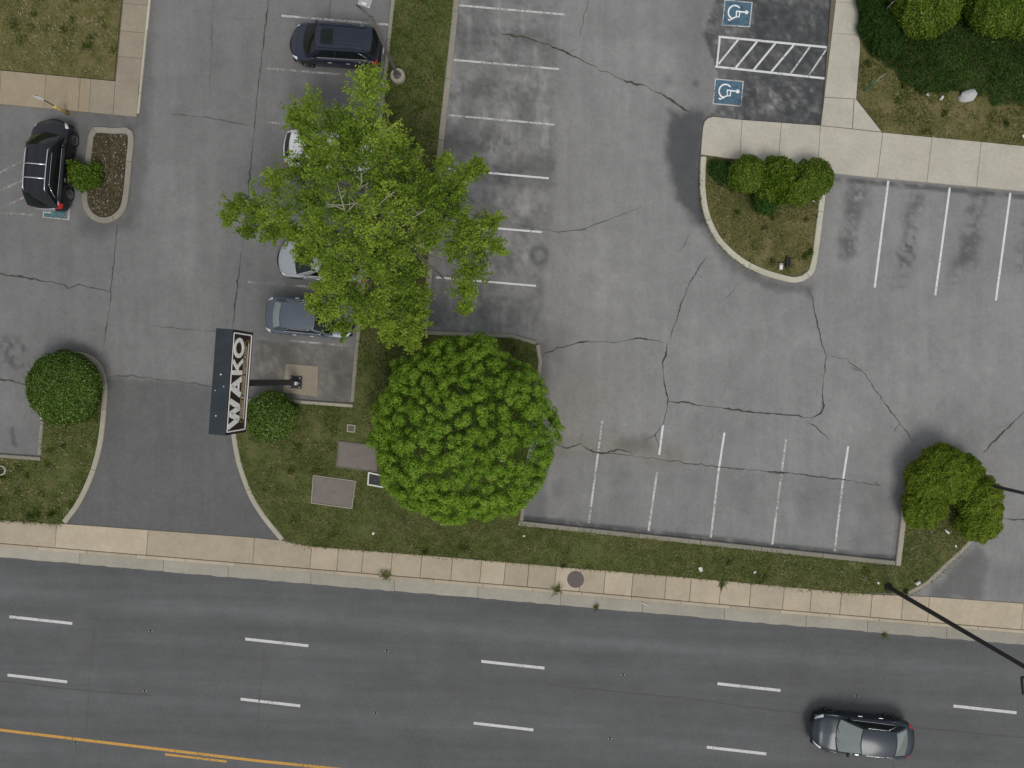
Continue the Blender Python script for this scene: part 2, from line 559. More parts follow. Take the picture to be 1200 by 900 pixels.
M['navy'] = mat_carpaint('navy_paint', (0.014, 0.020, 0.036))
M['black'] = mat_carpaint('black_paint', (0.005, 0.006, 0.010))
M['ink'] = mat_carpaint('ink_blue_paint', (0.006, 0.016, 0.027))
M['steelblue'] = mat_carpaint('steel_blue_paint', (0.085, 0.105, 0.130))
M['silver'] = mat_carpaint('silver_paint', (0.36, 0.375, 0.40))
M['white'] = mat_carpaint('white_paint', (0.72, 0.73, 0.73), 0.0)
# sign
M['sign_metal'] = plain('sign_cabinet_metal', (0.022, 0.030, 0.037), 0.5, 0.2, var=0.2, scale=3)
M['sign_face'] = plain('sign_face_brown', (0.030, 0.017, 0.015), 0.45, var=0.2, scale=2)
M['sign_white'] = plain('sign_letter_white', (0.90, 0.885, 0.86), 0.5, var=0.05)
M['sign_gold'] = plain('sign_gold', (0.26, 0.19, 0.08), 0.5)
M['sign_cream'] = plain('sign_cream', (0.55, 0.50, 0.42), 0.5)

# ================================================================== GROUND, ROAD, LOT
def ext(pts):
    """piecewise-linear y(x) with straight continuation at both ends"""
    xs = np.array([p[0] for p in pts], float); ys = np.array([p[1] for p in pts], float)
    def f(x):
        x = np.asarray(x, float)
        y = np.interp(x, xs, ys)
        s0 = (ys[1] - ys[0]) / (xs[1] - xs[0]); s1 = (ys[-1] - ys[-2]) / (xs[-1] - xs[-2])
        y = np.where(x < xs[0], ys[0] + (x - xs[0]) * s0, y)
        return np.where(x > xs[-1], ys[-1] + (x - xs[-1]) * s1, y)
    return f
road_top = ext([(-100, 644.5), (0, 653), (300, 679.5), (600, 704.5), (900, 731), (1200, 756), (1300, 764.5)])
kerb_face = ext([(-100, 632), (0, 640.5), (300, 665), (600, 690), (900, 717), (1200, 742), (1300, 750)])
kerb_back = ext([(-100, 628), (0, 636.5), (300, 661), (600, 686), (900, 713), (1200, 738), (1300, 746)])
walk_top = ext([(-100, 600), (0, 609), (80, 614), (300, 630), (330, 633), (365, 640), (495, 650), (600, 659), (800, 676), (900, 685), (1000, 695), (1090, 699), (1200, 707), (1300, 715)])

def quad_sheet(name, mat, z, s=900):
    mb = MB(); mb.add([(-s, -s, z), (s, -s, z), (s, s, z), (-s, s, z)], [(0, 1, 2, 3)])
    return tag(mb.build(name, mat), kind='structure')
quad_sheet('ground', M['ground'], Z_BASE)

def grid_sheet(name, mat, X, Y, z, tone, rust):
    wx, wy = Garr(X, Y)
    h, w = X.shape
    co = np.stack([wx, wy, np.full_like(wx, z)], -1).reshape(-1, 3)
    idx = np.arange(h * w).reshape(h, w)
    f = np.stack([idx[:-1, :-1], idx[1:, :-1], idx[1:, 1:], idx[:-1, 1:]], -1).reshape(-1, 4)
    me = bpy.data.meshes.new(name)
    me.vertices.add(len(co)); me.vertices.foreach_set('co', co.ravel())
    me.loops.add(f.size); me.loops.foreach_set('vertex_index', f.ravel())
    me.polygons.add(len(f)); me.polygons.foreach_set('loop_start', np.arange(0, f.size, 4)); 
    for nm, a in (('tone', tone), ('rust', rust)):
        at = me.attributes.new(nm, 'FLOAT', 'POINT'); at.data.foreach_set('value', a.ravel().astype(np.float32))
    me.update(calc_edges=True)
    me.materials.append(mat)
    return tag(link(name, me), kind='structure')

def axis(lo, hi, a, b, fine, coarse):
    return np.concatenate([np.arange(lo, a, coarse), np.arange(a, b, fine), np.arange(b, hi + coarse, coarse)])

# ---- parking lot
xs = axis(-900, 2100, -12, 1212, 3.0, 24)
ys_t = axis(-700, 0, -12, 0, 3.0, 24)
n_low = 236
X, T = np.meshgrid(xs, np.concatenate([ys_t - 1000, np.linspace(0, 1, n_low)]))
bot = walk_top(X) + 2
Y = np.where(T <= -12 + 0, T + 1000, 0)
low = T >= 0
Y = np.where(low, T * bot, np.where(T < -0.5, T + 1000, 0))
tone = np.full(X.shape, 1.0); rust = np.zeros(X.shape)
nz = vnoise(X / 22, Y / 22, 4); nzf = vnoise(X / 7, Y / 7, 3)
big = vnoise(X / 90 + 5, Y / 90, 3)
wob = (vnoise(X / 14 + 31, Y / 14, 3) - 0.5) * 14
Xw, Yw = X + wob, Y + (vnoise(X / 14, Y / 14 + 40, 3) - 0.5) * 14

def mul(mask, k):
    global tone
    tone = tone * (1 + (k - 1) * mask)
left = 1 - poly_mask(X, Y, [(500, -900), (500, 400), (640, 400), (640, 900), (2500, 900), (2500, -900)], 6)
mul(left, 0.76)
drive = poly_mask(X, Yw * 0.3 + Y * 0.7, [(120, 441), (252, 452), (292, 456), (340, 640), (70, 630)], 4)
mul(drive, 0.69)
# older stalls on the west side of the east lot: dark, mottled
st = poly_mask(Xw, Y, [(516, -300), (655, -300), (652, 200), (640, 300), (634, 392), (496, 392)], 10)
nf2 = vnoise(X / 4.2 + 70, Y / 4.2, 3); ns_ = vnoise(X / 9 + 20, Y / 34, 3)
mul(st, 0.90)
mul(st * np.clip((nz - 0.45) * 5, 0, 1), 0.78)
mul(st * np.clip((nf2 - 0.52) * 6, 0, 1), 0.82)
mul(st * np.clip((ns_ - 0.56) * 6, 0, 1), 1.28)
mul(st * poly_mask(Xw, Y, [(600, 180), (652, 185), (648, 222), (560, 215)], 5), .8)
for k, (cy, amp) in enumerate([(45, .78), (105, .80), (170, .66), (205, .72), (240, .80), (300, .70), (355, .80)]):
    cx = 575 - (cy - 100) * 0.05
    d = np.hypot((Xw - cx) / 70, (Yw - cy - (X - cx) * 0.08) / 13)
    mul(np.clip(1.3 - d, 0, 1) * np.clip((nz - .25) * 3 + (nf2 - .5) * 2, 0, 1), amp - .02)
# aisle tyre path is paler
mul(poly_mask(Xw, Y, [(680, -200), (770, -200), (760, 420), (690, 420)], 30), 1.05)
# sealed dark stalls
sealp = poly_mask(X + wob * .35, Y, [(832, -500), (836, 0), (824, 40), (836, 72), (842, 95), (836, 128), (822, 142), (965, 150), (982, 0), (1020, -500)], 3)
mul(sealp, 0.27)
mul(sealp * np.clip((nz - 0.42) * 4, 0, 1), 1.35)
mul(sealp * np.clip((nzf - 0.5) * 5, 0, 1), 1.4); mul(sealp * np.clip((vnoise(X / 3.5 + 9, Y / 3.5, 3) - 0.55) * 7, 0, 1), 1.5)
mul(sealp * poly_mask(Xw, Yw, [(820, -500), (880, -500), (862, 150), (820, 150)], 14), 1.6)
mul(sealp * poly_mask(Xw, Yw, [(880, 98), (955, 100), (955, 132), (880, 128)], 10) * np.clip((nzf - .4) * 4, 0, 1), 1.7)
mul(poly_mask(Xw, Yw, [(802, -60), (836, -60), (838, 130), (800, 118), (795, 40)], 14), 0.84)
# dark wash round the island's west end
mul(poly_mask(Xw, Yw, [(784, 130), (826, 128), (826, 230), (832, 270), (812, 262), (790, 232), (780, 180)], 7), 0.40)
mul(poly_mask(Xw, Yw, [(822, 240), (845, 285), (900, 326), (950, 334), (952, 346), (900, 340), (850, 310), (815, 262)], 6), 0.62)
for (x0, y0, x1, y1, w, k) in [(1004, 225, 992, 292, 11, .62), (1073, 232, 1062, 300, 10, .66), (1146, 234, 1134, 300, 11, .66), (1215, 240, 1202, 310, 12, .7),
                                (1062, 290, 1052, 330, 9, .82), (1128, 290, 1120, 330, 9, .84), (986, 226, 975, 300, 7, 1.12)]:
    mul(line_mask(Xw, Yw, [(x0, y0), (x1, y1)], w, 8) * np.clip((nz - .30) * 3 + (nf2 - .45) * 4, 0.05, 1), k - .06)
mul(line_mask(X, Y, [(972, 209), (1260, 236)], 3, 2) * np.clip((nzf - .2) * 3, 0, 1), 0.45)
# south row of stalls
row = poly_mask(X, Yw * .2 + Y * .8, [(612, 520), (690, 530), (850, 549), (1060, 572), (1050, 660), (608, 612)], 3)
mul(row, 0.93)
for cx in (660, 728, 800, 872, 944, 1015):
    cy = 588 + (cx - 700) * .085
    mul(line_mask(Xw, Yw, [(cx + 2, cy - 30), (cx - 8, cy + 32)], 15, 14) * np.clip((nz - .3) * 3, 0, 1), 0.86)
    d = np.hypot((Xw - cx + 18) / 8, (Yw - cy + 5) / 26)
    mul(np.clip(1.2 - d, 0, 1), 1.10)
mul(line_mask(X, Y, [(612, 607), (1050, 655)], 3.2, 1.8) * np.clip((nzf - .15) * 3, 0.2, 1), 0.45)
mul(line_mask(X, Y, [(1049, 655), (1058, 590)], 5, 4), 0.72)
mul(line_mask(Xw, Yw, [(735, 522), (757, 520)], 9, 7), 0.72)
m_ = line_mask(Xw, Yw, [(660, 524), (720, 520), (790, 533)], 13, 9)
rust = np.maximum(rust, m_ * 0.6); mul(m_, .88)
m_ = poly_mask(Xw, Yw, [(640, 430), (720, 430), (705, 520), (640, 520)], 22)
rust = np.maximum(rust, m_ * 0.35); mul(m_, .94)
m_ = poly_mask(Xw, Yw, [(636, 378), (668, 386), (655, 425), (636, 430)], 10); mul(m_, .8); rust = np.maximum(rust, m_ * .35)
# ring stain and spots
d = np.hypot(X - 632, (Y - 299)); mul(np.exp(-((d - 9) / 3.6) ** 2), 0.62)
d = np.hypot(Xw - 783, (Yw - 96)); mul(np.clip(1.2 - d / 8, 0, 1), 0.70)
d = np.hypot(X - 815, (Y - 98)); mul(np.clip(1.3 - d / 5, 0, 1), 0.60)
mul(poly_mask(Xw, Yw, [(690, 55), (790, 60), (835, 80), (835, 120), (700, 60)], 18), 1.07)
mul(poly_mask(Xw, Yw, [(675, -50), (830, -50), (830, 52), (690, 46)], 6), 0.92)
# west lot: kerb dirt, drips, patches, and painted shade by the round shrub
mul(line_mask(Xw, Y, [(176, 0), (165, 140), (157, 230), (150, 262)], 9, 8), 0.78)
mul(poly_mask(Xw, Yw, [(80, 128), (165, 140), (160, 152), (108, 148), (96, 205), (80, 160)], 6), 0.72)
mul(poly_mask(Xw, Yw, [(95, 250), (150, 258), (120, 284), (94, 276)], 9), 0.72)
mul(poly_mask(Xw, Yw, [(-60, 135), (30, 142), (28, 200), (-60, 190)], 20), 0.92)
mul(poly_mask(Xw, Yw, [(0, 395), (28, 400), (36, 440), (4, 432)], 6) * np.clip((nzf - .45) * 6, 0, 1), 0.60)
mul(line_mask(Xw, Yw, [(17, 505), (18, 520)], 3, 2), 0.6)
mul(poly_mask(Xw, Yw, [(55, 418), (85, 402), (124, 416), (132, 450), (120, 460), (120, 420), (80, 412)], 7), 0.75)  # cast shadow of the round shrub darkened into the asphalt
for cy in (35, 112, 172, 236, 300, 364, 432):
    mul(line_mask(Xw, Yw, [(352, cy - 2), (430, cy + 4)], 15, 12) * np.clip((nz - .3) * 3, 0, 1), 0.74)
m_ = poly_mask(Xw, Yw, [(300, 400), (412, 406), (410, 474), (300, 466)], 6)
mul(m_, .80); mul(m_ * np.clip((nf2 - .5) * 5, 0, 1), 1.25)
mul(m_ * np.clip((nz - .4) * 4, 0, 1), 0.82); rust = np.maximum(rust, m_ * 0.6)
mul(m_ * poly_mask(Xw, Yw, [(300, 408), (326, 410), (330, 440), (305, 444)], 6) * np.clip((nzf - .45) * 5, 0, 1), 1.35)
# paler drive lanes on the west side
mul(poly_mask(Xw, Y, [(180, -100), (275, -100), (262, 440), (150, 440)], 20), 1.06)
# east driveway mouth
mul(poly_mask(Xw, Yw, [(1142, 640), (1160, 660), (1152, 700), (1085, 700), (1115, 668)], 6), 0.66)
mul(poly_mask(Xw, Yw, [(1160, 655), (1400, 680), (1400, 740), (1150, 700)], 14), 0.86)
tone = tone * (0.93 + 0.14 * big)
tone = tone * (0.95 + 0.10 * nzf)
# pale worn patches
for x_, y_, rx_, ry_ in [(1035, 545, 26, 22), (640, 140, 25, 30), (580, 90, 40, 10), (985, 500, 40, 16), (560, 165, 30, 8), (700, 330, 60, 50), (900, 400, 120, 40), (1120, 440, 80, 60), (20, 470, 30, 40), (215, 300, 40, 120), (340, 150, 20, 60)]:
    d = np.hypot((Xw - x_) / rx_, (Yw - y_) / ry_)
    tone = tone * (1 + .13 * np.clip(1.2 - d, 0, 1) * np.clip((nz - .3) * 3 + (nf2 - .5), 0, 1.3))
for x_, y_, rx_, ry_, k_ in [(740, 180, 50, 60, .93), (870, 500, 60, 30, .95), (240, 60, 25, 60, .94), (170, 360, 20, 50, .95), (1085, 500, 30, 20, .88), (1175, 600, 20, 60, 1.0), (60, 285, 60, 25, .95)]:
    d = np.hypot((Xw - x_) / rx_, (Yw - y_) / ry_)
    tone = tone * (1 + (k_ - 1) * np.clip(1.2 - d, 0, 1) * np.clip(nz * 2, 0, 1.3))
lot = grid_sheet('parking_lot', M['lot'], X, Y, Z_LOT, tone, rust)

# ---- road
xs = axis(-900, 2100, -20, 1220, 10, 40)
vs = np.concatenate([np.arange(0, 260, 4.0), np.arange(260, 500, 20)])
X, V = np.meshgrid(xs, vs)
Y = road_top(X) + V
t_ = vnoise(X / 160, V / 10, 3)
tone = 0.96 + 0.08 * vnoise(X / 60, V / 30, 3)
def band(c, w, k):
    global tone
    c2 = c + 4 * (vnoise(X / 120 + c, V * 0, 2) - .5)
    tone = tone * (1 + (k - 1) * np.exp(-((V - c2) / w) ** 2))
band(6, 7, 0.92); band(38, 9, 1.22); band(60, 8, 0.96); band(78, 6, 1.07); band(104, 12, 0.97); band(128, 10, 1.05); band(152, 7, 1.10); band(185, 16, 0.96); band(225, 14, 1.10)
tone = tone * (0.93 + 0.14 * t_)
road = grid_sheet('road', M['road'], X, Y, Z_ROAD, tone, np.zeros_like(tone))

# ------------------------------------------------------------------ flat marks on the ground
def ribbon_mark(name, px, w_px, mat, parent, z, jag=0.0, taper=False):
    """strip along photo-pixel points, w in photo pixels"""
    line = straight_line([G(*p) for p in px], 0.12 if jag else 1.0)
    if jag:
        offs0 = offsets(line)
        ph = random.random() * 100
        line = [p + o * jag * 2 * (float(vnoise(i * .45 + ph, ph, 3)) - .5) for i, (p, o) in enumerate(zip(line, offs0))]
    offs = offsets(line)
    vs, n = [], len(line)
    for i, (p, o) in enumerate(zip(line, offs)):
        h = w_px / PXM / 2
        if jag: h *= random.uniform(0.5, 1.4) * max(.38, min(1.8, (float(vnoise(i * .13 + ph, ph + 50, 2)) - .25) * 3.2))
        if taper and n > 6: h *= min(1, (min(i, n - 1 - i) + 1) / 5)
        vs += [(p.x + o.x * h, p.y + o.y * h, z), (p.x - o.x * h, p.y - o.y * h, z)]
    mb = MB(); mb.add(vs, [(2 * i + 1, 2 * i + 3, 2 * i + 2, 2 * i) for i in range(n - 1)])
    return mb.build(name, mat, parent)

ZM = Z_LOT + 0.004
# stall lines: east lot, west row
for a, b, k in [((535, 6), (662, 17), 'worn_line'), ((530, 70), (655, 81), 'worn_line'), ((526, 135), (650, 146), 'worn_line'), ((522, 198), (643, 209), 'white_line'),
             ((516, 262), (635, 272), 'white_line'), ((511, 325), (628, 335), 'white_line'), ((540, -58), (668, -47), 'worn_line')]:
    ribbon_mark('stall_line', [a, b], 2.2, M[k], lot, ZM)
for a, b, k in [((706, 492), (690, 613), 'worn_line'), ((849, 507), (842, 552), 'white_line'), ((842, 552), (833, 630), 'worn_line'), ((777, 498), (772.5, 533), 'white_line'), ((770, 553), (760, 622), 'worn_line'),
             ((921, 515), (905, 638), 'worn_line'), ((994, 523), (988, 562), 'white_line'), ((988, 562), (978, 646), 'worn_line'),
             ((1041, 212), (1025, 337), 'white_line'), ((1113, 220), (1096, 346), 'white_line'), ((1184, 226), (1167, 352), 'white_line'), ((1256, 233), (1239, 359), 'white_line')]:
    ribbon_mark('stall_line', [a, b], 2.4, M[k], lot, ZM)
# west row beside the median: faint
for y, x0, x1, k in [(16, 330, 455, 'worn_line'), (79, 312, 449, 'faint_line'), (142, 312, 442, 'faint_line'), (205, 303, 435, 'faint_line'), (268, 303, 428, 'faint_line'), (331, 290, 420, 'faint_line'), (396, 300, 413, 'faint_line')]:
    ribbon_mark('stall_line', [(x0, y + (x0 - 300) * .083), (x1, y + (x1 - 300) * .083)], 2.4, M[k], lot, ZM)
# hatched aisle beside the black suv
for a, b in [((-25, 216), (27, 188)), ((-25, 235), (27, 211)), ((-10, 250), (28, 231)), ((-30, 247), (40, 252))]:
    ribbon_mark('hatch_line', [a, b], 2.3, M['faint_line'], lot, ZM)
for a, b in [((84, 215), (80, 258)),]:
    ribbon_mark('stall_line', [a, b], 2.6, M['worn_line'], lot, ZM + .008)
# hatched aisle between the two blue symbols
for a, b, k, w in [((842, 43), (970, 55.5), 'white_line', 2.5), ((838, 78), (967, 92), 'white_line', 2.5), ((843.5, 44), (840, 78), 'white_line', 2.2),
             ((865, 46.5), (842, 75), 'white_line', 2.2), ((887, 49), (862, 79.5), 'white_line', 2.3), ((908.5, 51), (883, 82), 'white_line', 2.3), ((930, 53), (904, 84), 'white_line', 2.3),
             ((949, 55), (926, 87), 'worn_line', 2.0), ((969, 57), (947, 89.5), 'worn_line', 2.0)]:
    ribbon_mark('hatch_line', [a, b], w, M[k], lot, ZM if b[0] - a[0] > 100 else ZM + .003)

def access_symbol(corners, mat, wm):
    mb = MB(); mb.add([(*G(*c), ZM) for c in corners], [(3, 2, 1, 0)])
    pn = mb.build('access_symbol', mat, lot)
    c0, c1, c2, c3 = [G(*c) for c in corners]
    cen = (c0 + c1 + c2 + c3) / 4
    ux = ((c1 - c0) + (c2 - c3)) / 2; uy = ((c0 - c3) + (c1 - c2)) / 2
    def L(a, b):                      # crop pixels of the symbol, 250 wide
        return cen + ux * ((a - 328) / 252) + uy * (-(b - 122) / 222)
    f = MB()
    z = ZM + .005
    def bar(pts, w):
        nonlocal z
        z += .0006
        pts = [Vector(p) for p in pts]
        offs = offsets(pts)
        vs = []
        for p, o in zip(pts, offs):
            for sg in (1, -1):
                q = p + o * (w / 2 * sg)
                vs.append((*L(q.x, q.y), z))
        f.add(vs, [(2 * i, 2 * i + 2, 2 * i + 3, 2 * i + 1) for i in range(len(pts) - 1)])
    bar([(302 + 55 * math.cos(a), 112 + 58 * math.sin(a)) for a in [math.radians(t) for t in range(318, 92, -9)]], 13)
    bar([(318, 102), (398, 106)], 12)
    bar([(350, 106), (346, 148), (330, 150)], 10)
    bar([(318, 98), (322, 152), (300, 160), (262, 186), (250, 176)], 11)
    f.add([(*L(409 + 17 * math.cos(t), 106 + 17 * math.sin(t)), z + .001) for t in [i * math.pi / 6 for i in range(12)]], [tuple(range(11, -1, -1))])
    f.build('wheelchair_figure', wm, pn)
    r = MB()
    for i in range(4):
        a, b = [c0, c1, c2, c3][i], [c0, c1, c2, c3][(i + 1) % 4]
        d = (b - a).normalized(); n_ = Vector((-d.y, d.x)) * .05
        if n_.dot(cen - a) < 0: n_ = -n_
        r.add([(*a, ZM + .003), (*b, ZM + .003), (*(b + n_ - d * .05), ZM + .003), (*(a + n_ + d * .05), ZM + .003)], [(0, 1, 2, 3)])
    r.build('border', M['worn_line'], pn)
    return pn
access_symbol([(849, -0.5), (882, 2.5), (879, 32), (846, 30)], M['blue_mark'], M['white_mark'])
access_symbol([(838, 92), (871.5, 95), (869, 125), (835, 122)], M['blue_mark'], M['white_mark'])
access_symbol([(53, 221), (84, 224), (81, 258), (50, 255)], M['teal_mark'], M['worn_line'])

# cracks
ZC = ZM + .012
CR = [([(588, 40), (610, 44), (637, 50), (665, 62), (705, 83), (735, 95), (760, 102), (780, 114), (808, 132)], 2.2, 'crack_green'),
      ([(598, 262), (625, 267), (652, 271), (680, 269), (718, 256), (755, 241)], 1.0, 'crack'),
      ([(830, 298), (815, 320), (800, 350), (792, 378), (783, 402)], 1.1, 'crack'),
      ([(783, 402), (777, 425), (778, 450), (783, 470), (778, 495), (768, 510), (772, 525)], 1.7, 'crack'),
      ([(632, 420), (640, 414), (650, 409), (690, 400), (720, 401), (745, 397), (781, 402)], 1.4, 'crack'),
      ([(783, 470), (810, 473), (845, 478), (880, 483), (915, 486), (950, 490)], 1.8, 'crack'),
      ([(950, 490), (956, 489), (965, 478), (964, 450), (968, 418), (958, 380), (950, 345), (947, 334)], 1.5, 'crack'),
      ([(968, 417), (990, 420), (1010, 435), (1035, 470)], 1.1, 'crack'),
      ([(1035, 470), (1055, 497), (1070, 517)], 1.9, 'crack_green'),
      ([(945, 492), (960, 505), (972, 516)], 1.0, 'crack'),
      ([(1240, 470), (1200, 482), (1185, 497), (1165, 518), (1152, 530)], 1.5, 'crack_green'),
      ([(650, 522), (665, 524), (680, 520), (690, 527), (705, 532), (725, 527), (740, 530)], 1.5, 'crack'), ([(705, 532), (730, 533), (790, 541), (850, 548), (920, 554), (990, 562)], 1.5, 'seal'), ([(900, 552), (990, 562), (1030, 569), (1045, 565)], 1.2, 'crack'),
      ([(138, 262), (134, 300), (131, 340), (127, 370), (121, 410)], 1.4, 'crack'),
      ([(-60, 314), (0, 321), (40, 327), (75, 333), (80, 338), (92, 333), (130, 343)], 1.6, 'crack'),
      ([(317, -30), (312, 25), (305, 80), (299, 140), (292, 210), (284, 290), (279, 330), (272, 385)], 1.5, 'crack'),
      ([(200, 133), (240, 138), (295, 147)], 1.1, 'crack'),
      ([(251, 0), (248, 50), (245, 120)], 0.8, 'seal'), ([(265, 20), (300, 24)], 0.9, 'seal'),
      ([(180, 381), (215, 386), (262, 388)], 0.8, 'seal'),
      ([(-30, 440), (15, 447), (32, 452)], 1.6, 'crack'),
      ([(130, 441), (150, 440), (200, 446), (252, 453)], 1.2, 'seal'),
      ([(388, 0), (384, 60), (380, 95)], 1.6, 'seal'), ([(652, 262), (648, 320), (641, 385)], 1.8, 'pale_seam'), ([(690, 0), (684, 22), (680, 44)], 1.2, 'seal'),
      ([(1175, 607), (1200, 610), (1260, 617)], 1.2, 'crack'),
      ([(868, 330), (858, 342), (850, 350)], 0.8, 'seal'), ([(808, 275), (797, 295)], 0.8, 'seal')]
for i_ in range(16):
    pts_, w_, k_ = CR[i_]
    a_ = pts_[random.randrange(1, len(pts_) - 1)] if len(pts_) > 2 else pts_[0]
    d_ = random.uniform(0, 6.28); l_ = random.uniform(6, 16)
    CR.append(([a_, (a_[0] + math.cos(d_) * l_ * .5 + random.uniform(-2, 2), a_[1] + math.sin(d_) * l_ * .5), (a_[0] + math.cos(d_) * l_, a_[1] + math.sin(d_) * l_)], .7, 'seal'))
for pts, w, k in CR:
    ribbon_mark('crack', pts, w * .66, M[k], lot, ZC, jag=0.10, taper=True)
ZC = Z_ROAD + .010
for pts, w, k in [([(110, 738), (104, 800), (99, 866)], 1.1, 'seal'), ([(-40, 796), (0, 799), (60, 806), (110, 811), (178, 816)], 1.3, 'seal'),
                  ([(309, 760), (304, 820), (300, 872)], 0.9, 'seal'), ([(640, 803), (720, 811), (800, 819), (900, 832), (950, 838)], 1.3, 'seal'),
                  ([(1072, 853), (1140, 860), (1230, 868)], 1.2, 'seal'), ([(1046, 888), (1048, 900), (1044, 940)], 0.9, 'seal')]:
    ribbon_mark('crack', pts, w, M[k], road, ZC, jag=0.05, taper=True)

# lane marks
ZR = Z_ROAD + .004
for row in ([(10, 723), (81, 731), (277.0, 26.2)], [(8, 791.5), (75, 799.5), (273.5, 28.2)]):
    (xa, ya), (xb, yb), (dx, dy) = row
    for k in range(-2, 8):
        ribbon_mark('lane_dash', [(xa + k * dx, ya + k * dy), (xb + k * dx + 3, yb + k * dy)], 3.3, M['lane_line'], road, ZR)
ribbon_mark('centre_line', [(-700, 775), (0, 856), (300, 892), (370, 899), (1900, 1060)], 3.3, M['yellow_line'], road, ZR)
for k in range(-2, 5):
    ribbon_mark('centre_dash', [(193 + 280 * k, 884.5 + 29 * k), (265 + 280 * k, 893 + 29 * k)], 2.7, M['yellow_line'], road, ZR)
for x, y in [(176, 740), (169, 810), (88, 872), (730, 791), (715, 866), (453, 763), (440, 836), (1005, 816)]:
    mb = MB()
    p = G(x, y)
    mb.add([(p.x + a * .075, p.y + b * .055, Z_ROAD + .001) for a, b in ((-1, -1), (1, -1), (1, 1), (-1, 1))] +
           [(p.x + a * .045, p.y + b * .03, Z_ROAD + .022) for a, b in ((-1, -1), (1, -1), (1, 1), (-1, 1))],
           [(0, 1, 5, 4), (1, 2, 6, 5), (2, 3, 7, 6), (3, 0, 4, 7), (4, 5, 6, 7)])
    st_ = mb.build('road_stud', M['trim'], road)
    r = MB()
    for sx in (-.072, .072): r.box((p.x + sx, p.y, Z_ROAD + .012), (.02, .06, .02))
    r.build('reflector', M['white_plastic'], st_)

# ------------------------------------------------------------------ kerbs
def kerb(name, px_lines, w_px, mat, z0=0.0, z1=Z_KERB, closed=False, sec=3.0, smooth=True):
    root = None
    for li, px in enumerate(px_lines):
        pts = [G(*p) for p in px]
        line = smooth_line(pts, 0.25, closed) if smooth else straight_line(pts, 0.5)
        if closed: line = line + [line[0]]
        offs = offsets(line)
        if closed: offs[0] = offs[-1] = offsets(line[:-1], True)[0]
        # split into sections
        L, cuts = 0, [0]
        for i in range(1, len(line)):
            L += (line[i] - line[i - 1]).length
            if L > sec and i < len(line) - 2: cuts.append(i); L = 0
        cuts.append(len(line) - 1)
        h = w_px / PXM / 2; c = 0.03
        prof = [(-h, z0), (-h, z1 - c), (-h + c, z1), (h - c, z1), (h, z1 - c), (h, z0)]
        for a, b in zip(cuts[:-1], cuts[1:]):
            vs, fs = [], []
            rot = [(line[i], offs[i]) for i in range(a, b + 1)]
            g = 0.010
            if len(rot) > 1:
                d0 = (rot[1][0] - rot[0][0]).normalized(); d1 = (rot[-1][0] - rot[-2][0]).normalized()
                rot[0] = (rot[0][0] + d0 * g, rot[0][1]); rot[-1] = (rot[-1][0] - d1 * g, rot[-1][1])
            dz = random.uniform(-.006, .006)
            for p, o in rot:
                vs += [(p.x - o.x * s, p.y - o.y * s, z + (dz if z > z0 else 0)) for s, z in prof]
            m = len(prof)
            for i in range(len(rot) - 1):
                for k in range(m - 1):
                    fs.append((i * m + k, i * m + k + 1, (i + 1) * m + k + 1, (i + 1) * m + k))
            fs.append(tuple(range(m))[::-1]); fs.append(tuple((len(rot) - 1) * m + k for k in range(m)))
            if root is None:
                root = empty(name); tag(root, kind='structure')
            o_ = MB().add(vs, fs).build('kerb_section', mat, root)
    return root

kerb('west_driveway_kerb', [[(76, 611.5), (93, 588), (108, 556), (118, 520), (122.5, 480), (123, 450), (116, 428), (100, 417), (80, 416), (63, 424), (55, 440), (52.5, 465), (50.5, 492)]], 6, M['kerb'])
kerb('west_stall_kerb', [[(50.5, 493), (47, 533)], [(49, 537.5), (0, 534), (-150, 521)]], 4.5, M['kerb_dull'], smooth=False)
kerb('driveway_kerb', [[(331.5, 632), (309, 604), (294, 579), (281.5, 545), (275.5, 515), (273.5, 490), (278, 472)]], 6, M['kerb'])
kerb('west_row_kerb', [[(279, 468.5), (340, 470), (414, 475.5)]], 4.0, M['kerb'], smooth=False)
kerb('median_west_kerb', [[(413, 471), (419, 400), (461, 0), (483, -210)]], 4.6, M['kerb_dull'], smooth=False)
kerb('median_east_kerb', [[(554, -210), (535, 0), (529, 58), (517, 165), (497.5, 386)]], 7, M['kerb_dull'], smooth=False)
kerb('median_end_kerb', [[(494, 390), (600, 394), (628, 402)], [(630, 404), (633, 424), (611, 610)]], 4.5, M['kerb_dull'], smooth=False)
kerb('south_row_kerb', [[(607.5, 612.5), (1048, 659.5)]], 5.5, M['kerb_dull'], smooth=False)
kerb('east_row_kerb', [[(1051.5, 662.5), (1062, 575)]], 6, M['kerb'], smooth=False)
kerb('east_island_kerb', [[(1062, 695), (1084, 683), (1108, 661), (1133, 637), (1155, 605), (1162, 575), (1148, 545), (1115, 530), (1082, 540), (1066, 560)]], 4.6, M['kerb'])
kerb('island_kerb', [[(824, 184), (823, 220), (828, 252), (842, 281), (866, 304), (890, 317), (913, 324.5), (932, 328), (946, 322), (953.5, 305), (963.5, 226), (966, 206)]], 6.6, M['kerb_pale'])
kerb('planter_kerb', [[(112, 153), (134, 154), (153, 156.5), (152, 190), (148.5, 228), (144, 246), (134, 255.5), (122, 258.5), (110, 254), (102, 243), (100, 226), (104, 190), (108, 160)]], 7, M['kerb_dull'], closed=True)

